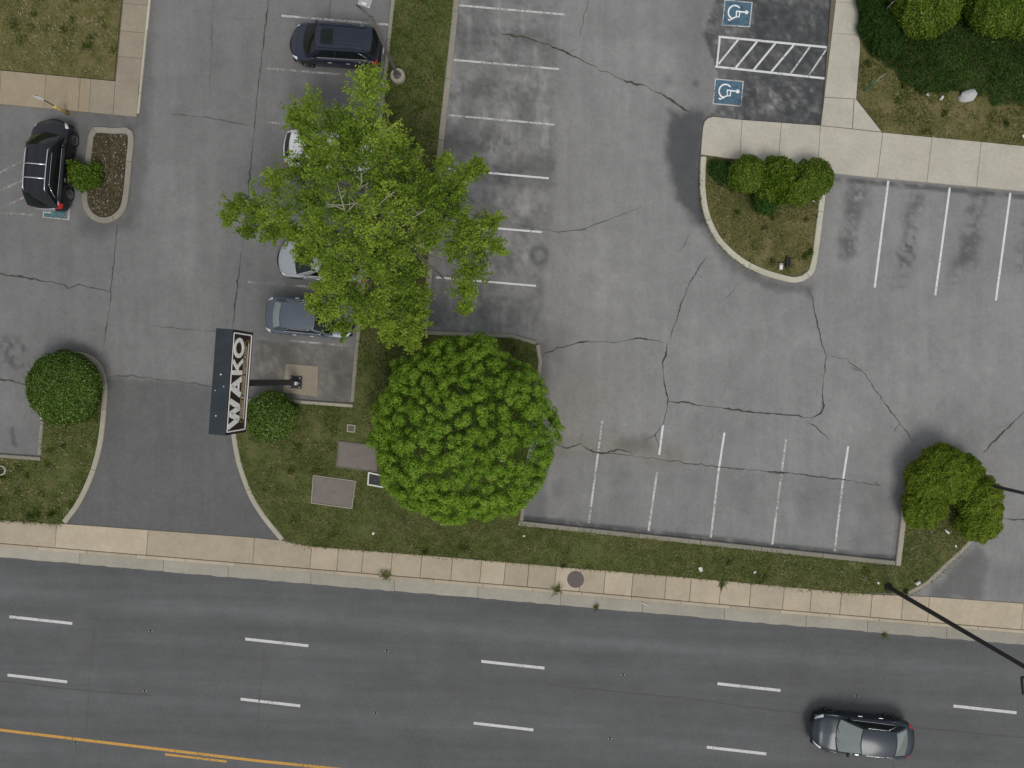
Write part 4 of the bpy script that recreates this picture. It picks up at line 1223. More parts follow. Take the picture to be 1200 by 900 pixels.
def pale_tree():
    base = P(459, 272, Z_LAWN)
    org = np.array(base)
    root = empty('pale_tree', base)
    tag(root, 'open irregular tree with pale yellow-green leaves spreading over parked cars', 'tree')
    L = [(428, 108, 24, 5.6), (436, 92, 15, 5.3), (432, 133, 24, 6.2), (360, 128, 22, 5.2), (343, 136, 15, 4.8), (385, 146, 25, 5.8), (405, 165, 24, 6.6), (356, 150, 14, 5.0), (446, 166, 27, 6.8),
         (300, 246, 24, 4.9), (276, 240, 15, 4.5), (322, 216, 18, 5.0), (330, 250, 24, 5.6), (318, 272, 17, 4.6), (350, 200, 26, 5.7), (358, 232, 30, 6.5), (372, 262, 28, 6.6), (292, 268, 12, 4.2), (268, 256, 9, 4.2),
         (396, 200, 32, 7.4), (400, 240, 34, 8.0), (440, 206, 32, 7.8), (482, 196, 26, 6.4), (466, 176, 18, 6.0), (508, 212, 22, 6.0), (540, 206, 19, 5.2), (557, 196, 14, 4.8), (520, 190, 12, 5.0),
         (452, 246, 34, 8.3), (490, 236, 26, 7.2), (508, 262, 24, 6.4), (545, 262, 22, 5.4), (560, 288, 26, 5.0), (584, 290, 12, 4.5), (578, 258, 14, 4.7), (535, 290, 18, 5.2), (552, 316, 20, 4.8), (544, 340, 16, 4.4), (545, 360, 8, 4.0),
         (420, 284, 32, 7.8), (458, 288, 30, 7.6), (480, 318, 24, 6.6), (450, 326, 24, 6.4), (395, 290, 24, 6.6), (408, 318, 22, 6.0), (400, 346, 25, 5.2), (386, 366, 18, 4.8), (424, 352, 20, 5.4), (368, 356, 12, 4.4), (404, 384, 14, 4.4), (424, 372, 13, 4.6),
         (470, 356, 22, 5.2), (484, 384, 19, 4.8), (462, 392, 15, 4.5), (492, 350, 17, 5.2), (482, 404, 10, 4.4), (372, 296, 18, 5.6), (340, 274, 14, 5.0), (368, 166, 15, 5.2), (382, 176, 22, 5.8), (372, 190, 20, 5.8), (404, 142, 18, 5.6), (424, 160, 20, 6.2), (352, 286, 14, 5.0), (366, 278, 18, 5.6), (362, 300, 13, 5.0), (386, 312, 18, 5.4), (392, 328, 16, 5.2), (378, 340, 14, 4.8), (428, 184, 24, 7.2), (466, 226, 26, 7.6), (430, 262, 28, 8.2), (526, 238, 22, 5.7), (514, 236, 20, 6.0), (530, 222, 18, 5.4), (502, 284, 14, 6.0), (556, 274, 20, 5.2), (486, 372, 18, 4.9), (452, 376, 14, 4.8), (436, 304, 24, 7.2), (440, 356, 16, 5.2)]
    tr = MB()
    tr.tube([(0, 0, -.1), (.03, .02, .6), (0, .05, 1.6), (-.06, .02, 2.6)], [.30, .22, .19, .17], 12)
    tr.build('trunk', M['bark'], root, True)
    Cs, Ns, Ts, Zs = [], [], [], []
    tw = MB()
    fork = Vector((-.06, .02, 2.5))
    mains = []
    for i in range(9):                          # main limbs reach out between the lobes
        a = 2 * math.pi * i / 9 + random.uniform(-.2, .2)
        end = Vector((math.cos(a) * random.uniform(1.8, 2.6), math.sin(a) * random.uniform(1.8, 2.6), random.uniform(4.0, 5.2)))
        pts = limb_curve(fork + Vector((0, 0, random.uniform(-.5, .1))), end, .4)
        mb = MB(); mb.tube(pts, [.12, .10, .085, .07, .055, .045], 8)
        mb.build('limb', M['bark'], root, True)
        mains.append(pts)
    allp = [p for pts in mains for p in pts[2:]]
    for px, py, r, z in L:
        c = P(px, py, z); R = r / PXM * (HC - z) / HC * 1.02
        cl_ = Vector(c) - base
        near = min(allp, key=lambda q: (q - cl_).length + max(0, q.z - cl_.z) * 2)
        pts = limb_curve(near, cl_ - Vector((0, 0, R * .25)), .15)
        mb = MB(); mb.tube(pts, [.05, .042, .036, .03, .024, .018], 6)
        mb.build('limb', M['bark'], root, True)
        lobe_t = random.uniform(-.20, .18)
        z += 0
        nt = int(12 + 10 * R)
        for k in range(nt):
            u = rand_unit(1)[0]
            u[2] = abs(u[2]) * .8 - .18
            u /= np.linalg.norm(u)
            tip = np.array(cl_) + u * R * np.array([1, 1, .8]) * random.uniform(.55, 1.08)
            s0 = np.array(cl_) + (rng.random(3) - .5) * R * .3 - np.array([0, 0, R * .2])
            midp = (s0 + tip) / 2 + (rng.random(3) - .5) * .18
            tw.tube([Vector(s0), Vector(midp), Vector(tip)], [.014, .010, .005], 4, False)
            spray = k % 2 == 0
            if spray: tip = np.array(cl_) + u * R * np.array([1, 1, .8]) * random.uniform(1.02, 1.40)
            m = int((46 + 34 * R) * (.72 if spray else .9))
            t = rng.random(m) ** .7
            q = np.where(t[:, None] < .5, s0 + (midp - s0) * t[:, None] * 2, midp + (tip - midp) * (t[:, None] * 2 - 1))
            clump = rng.normal(0, 1, (m, 3)) * np.array([.13, .13, .075]) * (.6 + R * .4) * (.5 if spray else 1)
            pos = q + clump
            Cs.append(pos)
            N = rand_unit(m) * .62; N[:, 2] += .85
            Ns.append(N)
            Ts.append(.40 + lobe_t + random.uniform(-.16, .18) + rng.normal(0, .10, m))
    # bare pale twigs standing over the crown
    bt = MB()
    for (x0, y0, x1, y1, z0, z1) in [(405, 250, 397, 222, 8.0, 9.0), (405, 250, 420, 236, 8.0, 8.7), (404, 246, 386, 243, 8.1, 8.6), (436, 249, 462, 225, 8.1, 8.7), (448, 246, 462, 250, 8.3, 8.5), (472, 265, 500, 245, 7.6, 8.0), (420, 222, 424, 202, 8, 8.8), (420, 222, 432, 214, 8, 8.6), (385, 240, 418, 238, 8.2, 8.5), (400, 232, 405, 222, 8.4, 8.9), (485, 286, 500, 292, 6.6, 6.4)]:
        a, b = Vector(P(x0, y0, z0)) - base, Vector(P(x1, y1, z1)) - base
        m_ = (a + b) / 2 + Vector((random.uniform(-.1, .1), random.uniform(-.1, .1), .05))
        bt.tube([a, m_, b], [.024, .018, .008], 5, False)
        for k in range(3):
            e = m_.lerp(b, random.random()) ; bt.tube([e, e + Vector((random.uniform(-.35, .35), random.uniform(-.35, .35), .15))], [.010, .004], 4, False)
    bt.build('bare_twigs', M['bark_pale'], root)['kind'] = 'stuff'
    tw.build('twigs', M['bark'], root)['kind'] = 'stuff'
    C_ = np.concatenate(Cs); N_ = np.concatenate(Ns); T_ = np.concatenate(Ts)
    n = len(C_)
    link('foliage', leaf_mesh('foliage', C_, N_, rng.uniform(.07, .145, n), T_, M['leaf_pale'], .62), root)
    print('pale leaves', n)
pale_tree()

def round_tree():
    z0 = 3.6
    cen = P(541, 505, z0)
    base = Vector((cen.x, cen.y, Z_LAWN))
    root = empty('round_tree', base)
    tag(root, 'dense round-headed tree with deep green leaves in puffy clumps by the verge', 'tree')
    tr = MB(); tr.tube([(0, 0, -.1), (.02, 0, .5), (0, .03, 1.5), (.03, 0, 2.6)], [.34, .25, .21, .16], 12); tr.build('trunk', M['bark'], root, True)
    R = np.array([4.28, 4.26, 2.75])
    Cs, Ns, Ts, Ss = [], [], [], []
    K = 980
    u = []
    for i in range(K):
        zc = 1 - 1.42 * (i + .5) / K
        a = i * 2.399963
        s = math.sqrt(max(0, 1 - zc * zc))
        u.append((s * math.cos(a), s * math.sin(a), zc))
    u = np.array(u) + rng.normal(0, .035, (K, 3)); u /= np.linalg.norm(u, axis=1, keepdims=True)
    ln = vnoise(u[:, 0] * 2.2 + 3, u[:, 1] * 2.2 + 8 + u[:, 2], 3)
    ln2 = vnoise(u[:, 0] * 6.5 + 13, u[:, 1] * 6.5 + 8 + u[:, 2] * 2, 2)
    NB = 170                                       # bough ends: uneven domes with creases between them
    bc = rand_unit(NB * 2); bc = bc[bc[:, 2] > -.5][:NB]; NB = len(bc)
    bh = np.clip(rng.normal(0, .04, NB), -.07, .045); bs = rng.uniform(.75, 1.4, NB)
    dd_ = np.linalg.norm(u[:, None] - bc[None], axis=2) / bs[None]; bi = dd_.argmin(1); bd = np.clip(dd_.min(1) / .21, 0, 1.25)
    for i in range(K):
        rad = -.036 * bd[i] ** 2 + bh[bi[i]] + 0.93 + (ln[i] - .5) * .30 + random.uniform(-.025, .025)
        lay = 0
        if random.random() < .08: rad -= .14
        c = u[i] * R * rad + np.array([0, 0, z0 - Z_LAWN])
        r = random.uniform(.19, .32) * (1.1 if u[i][2] > .2 else .95)
        # each puff is a tight rosette dome, sometimes two or three together
        ax = u[i] * .75 + np.array([0, 0, .45]); ax /= np.linalg.norm(ax)
        for j in range(random.choice((1, 1, 2, 2))):
            o_ = rand_unit(1)[0]; o_ -= ax * o_.dot(ax) * .7
            cc = c + o_ * r * (.62 if j else .1)
            rr = r * (random.uniform(.62, .82) if j else random.uniform(.8, 1.0))
            m = int(150 * (rr / .3) ** 2) + 40
            v = rand_unit(m) + ax * .75; v /= np.linalg.norm(v, axis=1, keepdims=True)
            dep = rng.uniform(.70, 1.06, m)
            Cs.append(cc + v * rr * dep[:, None])
            Ns.append(v * 1.0 + rand_unit(m) * .42)
            top = v @ ax
            Ts.append(.17 + .14 * (1 - bd[i]) + 1.0 * bh[bi[i]] + .36 * (dep - .7) / .36 + .22 * top + random.uniform(-.10, .12) + rng.normal(0, .10, m))  # tint carries painted shading: lighter dome tops, darker creases between boughs
    # inner leaves close the crown
    m = 30000
    v = rand_unit(m); v[:, 2] = np.where(v[:, 2] < -.3, -v[:, 2], v[:, 2])
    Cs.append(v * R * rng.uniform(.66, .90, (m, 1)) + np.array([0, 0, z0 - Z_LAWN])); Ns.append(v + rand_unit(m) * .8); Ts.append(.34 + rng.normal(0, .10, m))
    for i in range(12):
        a = 2 * math.pi * i / 12 + random.uniform(-.2, .2); e = random.choice((.25, .5, .75))
        end = Vector((math.cos(a) * R[0] * .7 * math.cos(e), math.sin(a) * R[1] * .7 * math.cos(e), z0 + R[2] * .62 * math.sin(e)))
        mb = MB(); mb.tube(limb_curve((0, 0, 1.7 + .08 * i), end, .3), [.11, .09, .075, .055, .04, .02], 7); mb.build('limb', M['bark'], root, True)
    C_ = np.concatenate(Cs); N_ = np.concatenate(Ns); T_ = np.concatenate(Ts)
    n = len(C_); print('round leaves', n)
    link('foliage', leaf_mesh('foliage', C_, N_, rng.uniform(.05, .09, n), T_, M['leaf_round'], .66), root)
round_tree()
# ================================================================== CARS
def lerp(a, b, t): return a + (b - a) * t
def interp(tab, t):
    for (a, va), (b, vb) in zip(tab[:-1], tab[1:]):
        if t <= b:
            k = max(0, (t - a) / (b - a)); k = k * k * (3 - 2 * k) * .35 + k * .65
            return va + (vb - va) * k
    return tab[-1][1]

class Car:
    """x forward from the rear (-L/2) to the nose (+L/2); t = 0 at the nose, 1 at the tail"""
    def __init__(s, L, W, H, top, gh, nose=.16, tail=.10, noser=.40, tailr=.26, wheels=(.195, .79), wr=.345, wt=.70, wb=.875, bow=.20):
        s.L, s.W, s.H, s.top, s.gh = L, W, H, top, gh
        s.nose, s.tail, s.noser, s.tailr = nose, tail, noser, tailr
        s.wheels, s.wr, s.wt, s.wb, s.bow = wheels, wr, wt, wb, bow
    def hw(s, t):
        w = s.W / 2
        if t < s.nose: w *= 1 - ((s.nose - t) / s.nose) ** 2.4 * s.noser
        if t > 1 - s.tail: w *= 1 - ((t - 1 + s.tail) / s.tail) ** 2.4 * s.tailr
        return w
    def ztop(s, t): return interp(s.top, t)
    def zlow(s, t):
        z = .24 + max(0, .05 - t) * 1.2 + max(0, t - .95) * 1.6
        x = t * s.L
        for q in s.wheels:
            d = abs(x - q * s.L); R = s.wr + .06
            if d < R: z = max(z, s.wr + math.sqrt(R * R - d * d) - .01)
        return z
    def body(s, t, a, off=0.0):
        """a from -1 (left sill) over the top (0) to 1 (right sill)"""
        sg = 1 if a >= 0 else -1
        u = 1 - abs(a)                                   # 0 at sill, 1 at centre
        w, zt, zl = s.hw(t), s.ztop(t), s.zlow(t)
        zl = min(zl, zt - .08)
        pr = [(.965, zl), (.99, lerp(zl, zt, .28)), (1.0, lerp(zl, zt, .52)), (.985, lerp(zl, zt, .76)), (.93, zt - .055), (.80, zt - .012), (.5, zt + .012), (0, zt + .03)]
        q = u * (len(pr) - 1); i = min(len(pr) - 2, int(q)); f = q - i
        p0, p1, p2, p3 = pr[max(0, i - 1)], pr[i], pr[i + 1], pr[min(len(pr) - 1, i + 2)]
        def cr(a0, a1, a2, a3): return .5 * (2 * a1 + (a2 - a0) * f + (2 * a0 - 5 * a1 + 4 * a2 - a3) * f * f + (3 * a1 - a0 - 3 * a2 + a3) * f ** 3)
        yy, zz = cr(p0[0], p1[0], p2[0], p3[0]), cr(p0[1], p1[1], p2[1], p3[1])
        x = s.L / 2 - t * s.L
        e = max(0, 1 - t / .10); x += s.bow * e * (1 - yy * yy) * .8 - s.bow * e * .55
        e = max(0, 1 - (1 - t) / .10); x -= .12 * e * (1 - yy * yy) - .07 * e
        v = Vector((x, -sg * yy * w, zz))
        if off:
            d = .004
            tu = s.body(min(1, t + d), a) - s.body(max(0, t - d), a)
            ta = s.body(t, min(1, a + d)) - s.body(t, max(-1, a - d))
            n = tu.cross(ta)
            if n.length > 1e-9:
                n.normalize()
                c = Vector((0, 0, .55))
                if n.dot(v - c) < 0: n = -n
                v = v + n * off
        return v
    # greenhouse: front (u,v), side (s,v), rear (u,v), roof (u,s)
    def X(s, t): return s.L / 2 - t * s.L
    def gz(s): return s.gh['zb'], s.H - .06
    def front(s, u, v, off=0):
        g = s.gh; zb, zr = s.gz()
        b = lerp(.17, .10, v)
        p = Vector((lerp(s.X(g['ws0']), s.X(g['ws1']), v) + b * (1 - u * u), u * lerp(s.wb, s.wt, v) * s.W / 2, lerp(zb, zr, v) + .055 * (1 - u * u) * v + .02 * math.sin(math.pi * v)))
        return p + Vector((.55, 0, .8)) * off
    def rear(s, u, v, off=0):
        g = s.gh; zb, zr = s.gz()
        b = lerp(.11, .07, v)
        p = Vector((lerp(s.X(g['rw0']), s.X(g['rw1']), v) - b * (1 - u * u), u * lerp(s.wb * g.get('rb', .95), s.wt * .97, v) * s.W / 2, lerp(zb, zr, v) + .055 * (1 - u * u) * v + .02 * math.sin(math.pi * v)))
        return p + Vector((-.6, 0, .75)) * off
    def arch(s, q): return .035 * 4 * q * (1 - q)
    def roof(s, u, q, off=0):
        g = s.gh; zb, zr = s.gz()
        w = lerp(s.wt, s.wt * .97, q) * s.W / 2
        x = lerp(s.X(g['ws1']) + .10 * (1 - u * u), s.X(g['rw1']) - .07 * (1 - u * u), q)
        return Vector((x, u * w, zr + .055 * (1 - u * u) + s.arch(q) + off))
    def side(s, sg, q, v, off=0):
        g = s.gh; zb, zr = s.gz()
        x = lerp(lerp(s.X(g['ws0']), s.X(g['ws1']), v), lerp(s.X(g['rw0']), s.X(g['rw1']), v), q)
        wq = lerp(lerp(s.wb, s.wb * g.get('rb', .95), q), lerp(s.wt, s.wt * .97, q), v)
        y = sg * (wq * s.W / 2 + .035 * math.sin(math.pi * v) * math.sin(math.pi * q) + off)
        return Vector((x, y, lerp(zb, zr + s.arch(q), v) + off * .35))

def ls(a, b, n): return [a + (b - a) * i / n for i in range(n + 1)]

def make_car(name, label, group, car, paint, px, py, heading, trimcol='chrome', glass='glass', ws='glass', rails=None, crossbars=False, sunroof=False, ribs=False, lamp='lamp_clear', sidechrome=False, spoiler=False, platefront=False, rw=None, tail='lamp_red'):
    loc = Vector((*G(px, py), Z_LOT if py < 700 else Z_ROAD))
    root = empty(name, loc, heading)
    tag(root, label, 'car', group or ('cars parked in the lot' if name.startswith('parked') else None))
    c = car
    # lower body
    ts = sorted(set(ls(0, .06, 8) + ls(.06, .94, 74) + ls(.94, 1, 8)))
    As = ls(-1, 1, 44)
    mb = MB(); mb.grid(lambda a, t: c.body(t, a), As, ts)
    n = len(As)
    mb.f.append(tuple(range(n))); mb.f.append(tuple((len(ts) - 1) * n + k for k in reversed(range(n))))
    body = mb.build('body', M[paint], root, True)
    ub = MB(); ub.box((0, 0, .42), (c.L * .93, c.W * .80, .36)); ub.build('underbody', M['trim'], root)
    # greenhouse shell
    gs = MB()
    gs.grid(lambda u, v: c.front(u, v), ls(-1, 1, 14), ls(-.08, 1, 8))
    gs.grid(lambda u, v: c.rear(-u, v), ls(-1, 1, 14), ls(-.12, 1, 8))
    gs.grid(lambda u, q: c.roof(-u, q), ls(-1, 1, 14), ls(0, 1, 16))
    for sg in (1, -1):
        gs.grid(lambda q, v: c.side(sg, q if sg > 0 else 1 - q, v), ls(0, 1, 18), ls(-.10, 1, 8))
    gs.build('roof', M[paint], root, True)
    w = MB(); w.grid(lambda u, v: c.front(u, v, .010), ls(-.94, .94, 14), ls(.0, .95, 8)); w.build('windshield', M[ws], root, True)
    w = MB(); w.grid(lambda u, v: c.rear(-u, v, .010), ls(-.88, .88, 12), ls(.08, .92, 8)); w.build('rear_window', M[rw or glass], root, True)
    wc = MB(); wc.grid(lambda u, v: c.front(u, v, .012), ls(-.95, .95, 14), ls(-.075, -.002, 2)); wc.build('cowl', M['trim'], root, True)
    # side windows
    cuts = c.gh['cuts']
    for sg in (1, -1):
        for qa, qb in zip(cuts[:-1], cuts[1:]):
            w = MB()
            q0 = qa + .012; q1 = qb - .012
            w.grid(lambda q, v: c.side(sg, lerp(q0, q1, q) if sg > 0 else lerp(q1, q0, q), v, .012), ls(0, 1, 6), ls(.10, .86, 5))
            w.build('side_window', M[glass], root, True)
        if sidechrome:
            w = MB()
            loop = [c.side(sg, q, .06, .018) for q in ls(cuts[0] + .01, cuts[-1] - .01, 12)] + [c.side(sg, q, v, .018) for q, v in ((cuts[-1], .3), (cuts[-1] - .03, .62), (cuts[-1] - .09, .85))]
            w.tube(loop, .013, 5)
            if sidechrome == 'loop': w.tube([c.side(sg, q, .90, .018) for q in ls(cuts[0] + .02, cuts[-1] - .09, 12)], .011, 5)
            w.build('window_trim', M['chrome'], root, True)
    def patch(t0, t1, a0, a1, mat, nm, off=.008, n=(8, 6)):
        m_ = MB(); m_.grid(lambda a, t: c.body(t, a, off), ls(a0, a1, n[1]), ls(t0, t1, n[0])); return m_.build(nm, M[mat], root, True)
    for sg in (1, -1):
        lo, hi = (.33, .52) if sg > 0 else (-.52, -.33)
        patch(.022, .105, lo, hi, lamp, 'headlight', .010)
        lo, hi = (.30, .62) if sg > 0 else (-.62, -.30)
        patch(.925, .985, lo, hi, tail, 'tail_light', .012)
        # panel gaps
        for t in (c.gh['ws0'] + .035, (c.gh['ws0'] + c.gh['rw0']) * .5 - .01, c.gh['rw0'] - .13):
            patch(t, t + .0022, .50 * sg, .93 * sg, 'trim', 'door_gap', .003, (1, 10))
        patch(.07, c.gh['ws0'] - .01, .30 * sg, .306 * sg, 'trim', 'hood_gap', .003, (12, 1))
        # handles and mirrors
        for t in (.46, .66):
            p = c.body(t, .60 * sg, .015); hb = MB(); hb.box(p, (.19, .035, .035)); hb.build('door_handle', M['chrome' if trimcol == 'chrome' else paint], root)
        mp_ = c.side(-sg, .10, .12); mr = MB()
        mr.lathe([(.0, -.07), (.06, -.06), (.085, 0), (.07, .06), (0, .08)], 'Z', (0, 0, 0), 10)
        mr.v = [(mp_.x + v[0] * .75, mp_.y - sg * .10 * 1 + v[1] * 1.25, mp_.z + .02 + v[2]) for v in mr.v]
        mr.tube([mp_, Vector((mp_.x, mp_.y - sg * .09, mp_.z))], .025, 6)
        mr.build('mirror', M[paint], root, True)
    patch(.0, .022, -.30, .30, 'trim', 'grille', .006, (3, 10))
    patch(.985, 1.0, -.45, .45, 'trim', 'rear_bumper_pad', .006, (3, 10))
    p = c.body(1.0, 0, 0); nb = MB(); nb.box((p.x - .02, 0, p.z - .22), (.02, .32, .16)); nb.build('number_plate', M['plate'], root)
    # wheels
    for q in c.wheels:
        for sg in (1, -1):
            x, y = c.X(q), sg * (c.hw(q) - .105)
            wm = MB(); wm.lathe([(.20, -.10), (c.wr - .03, -.105), (c.wr, -.07), (c.wr, .07), (c.wr - .03, .105), (.20, .10)], 'Y', (x, y, c.wr), 24)
            wh = wm.build('wheel', M['tyre'], root, True)
            r = MB(); r.lathe([(.02, .085 * sg), (.06, .09 * sg), (.07, .06 * sg), (.19, .05 * sg), (.225, .108 * sg), (.20, .10 * sg)], 'Y', (x, y, c.wr), 20)
            for k in range(5):
                a = 2 * math.pi * k / 5 + .3
                r.box((x + math.cos(a) * .13, y + sg * .082, c.wr + math.sin(a) * .13), (.19, .03, .05), M=Matrix.Rotation(-a, 3, 'Y'))
            r.build('rim', M['rim'], wh, False)
    if rails:
        for sg in (1, -1):
            r = MB(); pts = [c.roof(.86 * sg, q, .0 if q in (0.03, .97) else .065) for q in (.03, .09, .25, .5, .75, .91, .97)]
            r.tube(pts, .026, 6); r.build('roof_rail', M[rails], root, True)
    if crossbars:
        for q in (.40, .70):
            r = MB(); a, b = c.roof(.86, q, .075), c.roof(-.86, q, .075); r.tube([a, (a + b) / 2 + Vector((0, 0, .01)), b], .034, 6); r.build('cross_bar', M[rails], root, True)
    if sunroof:
        w = MB(); w.grid(lambda u, q: c.roof(-u, q, .006), ls(-.62, .62, 10), ls(.10, .34, 6)); w.build('sunroof', M['glass'], root, True)
    if ribs:
        for u in (-.55, -.28, 0, .28, .55):
            w = MB(); w.tube([c.roof(u, q, .002) for q in ls(.36, .92, 8)], .018, 5); w.build('roof_rib', M[paint], root, True)
    if spoiler:
        w = MB(); w.grid(lambda u, q: c.rear(-u * .92, 1, .0) + Vector((-q * .20, 0, .025 - q * .04)), ls(-1, 1, 10), (0, .5, 1))
        w.grid(lambda u, q: c.rear(u * .92, 1, .0) + Vector((-q * .20, 0, -.02 - q * .02)), ls(-1, 1, 10), (0, .5, 1)); w.build('spoiler', M[paint], root, True)
    # wipers and aerial
    for u in (-.45, .12):
        w = MB(); w.tube([c.front(u, .0, .03), c.front(u + .28, .10, .03)], .009, 4); w.build('wiper', M['trim'], root)
    return root

SUVTOP = [(0, .60), (.03, .78), (.08, .90), (.20, 1.02), (.27, 1.06), (.6, 1.08), (.90, 1.10), (.955, 1.02), (.985, .92), (1, .74)]
SEDTOP = [(0, .52), (.03, .66), (.08, .77), (.20, .90), (.28, .95), (.55, .97), (.86, 1.00), (.95, .96), (.985, .86), (1, .66)]
RZ = math.pi - .084                     # cars that point left along the stalls
suv = Car(4.52, 1.84, 1.68, SUVTOP, dict(zb=1.06, ws0=.215, ws1=.36, rw1=.885, rw0=.955, cuts=[.10, .40, .68, .92]), wheels=(.19, .79))
make_car('parked_suv', 'navy SUV with ribbed roof parked at the top beside the grassy median', None, suv, 'navy', 398, 61, RZ, sidechrome=True, sunroof=True, ribs=True, rails='navy', spoiler=True)
suv2 = Car(4.55, 1.83, 1.70, SUVTOP, dict(zb=1.06, ws0=.215, ws1=.365, rw1=.85, rw0=.955, cuts=[.10, .40, .68, .92]), wheels=(.19, .79))
o = make_car('parked_suv', 'black SUV with silver roof rails parked nose-up beside the planter', None, suv2, 'black', 69.5, 198, math.pi / 2 - .088, sidechrome='loop', rails='chrome', crossbars=True, spoiler=False)
# pale strip along its rear bumper
b_ = MB(); b_.grid(lambda a, t: suv2.body(t, a, .02), ls(-.26, .26, 8), ls(.975, .999, 3)); b_.build('rear_bumper_strip', M['chrome'], o, True)
sedan = Car(4.88, 1.85, 1.46, SEDTOP, dict(zb=.95, ws0=.265, ws1=.45, rw1=.745, rw0=.905, rb=.90, cuts=[.13, .47, .86]), nose=.20, noser=.46, tail=.16, tailr=.34, wt=.66)
make_car('moving_sedan', 'dark blue sedan driving left on the road at the bottom right', None, sedan, 'ink', 1003, 854, math.pi - .086, sidechrome='loop', ws='glass_pale', rw='glass_pale')
hatch = Car(4.35, 1.80, 1.55, [(0, .58), (.03, .74), (.10, .86), (.22, .98), (.28, 1.01), (.86, 1.04), (.94, 1.02), (.985, .93), (1, .70)], dict(zb=1.02, ws0=.24, ws1=.42, rw1=.765, rw0=.885, cuts=[.12, .47, .86]), tailr=.20, noser=.42)
make_car('parked_hatchback', 'steel blue car half under the tree, rear window facing the drive lane', None, hatch, 'steelblue', 369, 374, -.084, rw='glass_reflection', sidechrome='loop', tail='lamp_clear')
coupe = Car(4.65, 1.82, 1.47, SEDTOP, dict(zb=.95, ws0=.26, ws1=.44, rw1=.76, rw0=.90, cuts=[.13, .47, .86]), wt=.67)
make_car('parked_sedan', 'silver sedan mostly hidden under the tree, hood facing the drive lane', None, coupe, 'silver', 384, 309, RZ, sidechrome=True)
wsuv = Car(4.5, 1.80, 1.62, SUVTOP, dict(zb=1.04, ws0=.23, ws1=.37, rw1=.86, rw0=.95, cuts=[.10, .40, .68, .92]))
make_car('parked_suv', 'white SUV mostly hidden by the north branches of the tree', None, wsuv, 'white', 391, 183, -.084, rails='chrome')

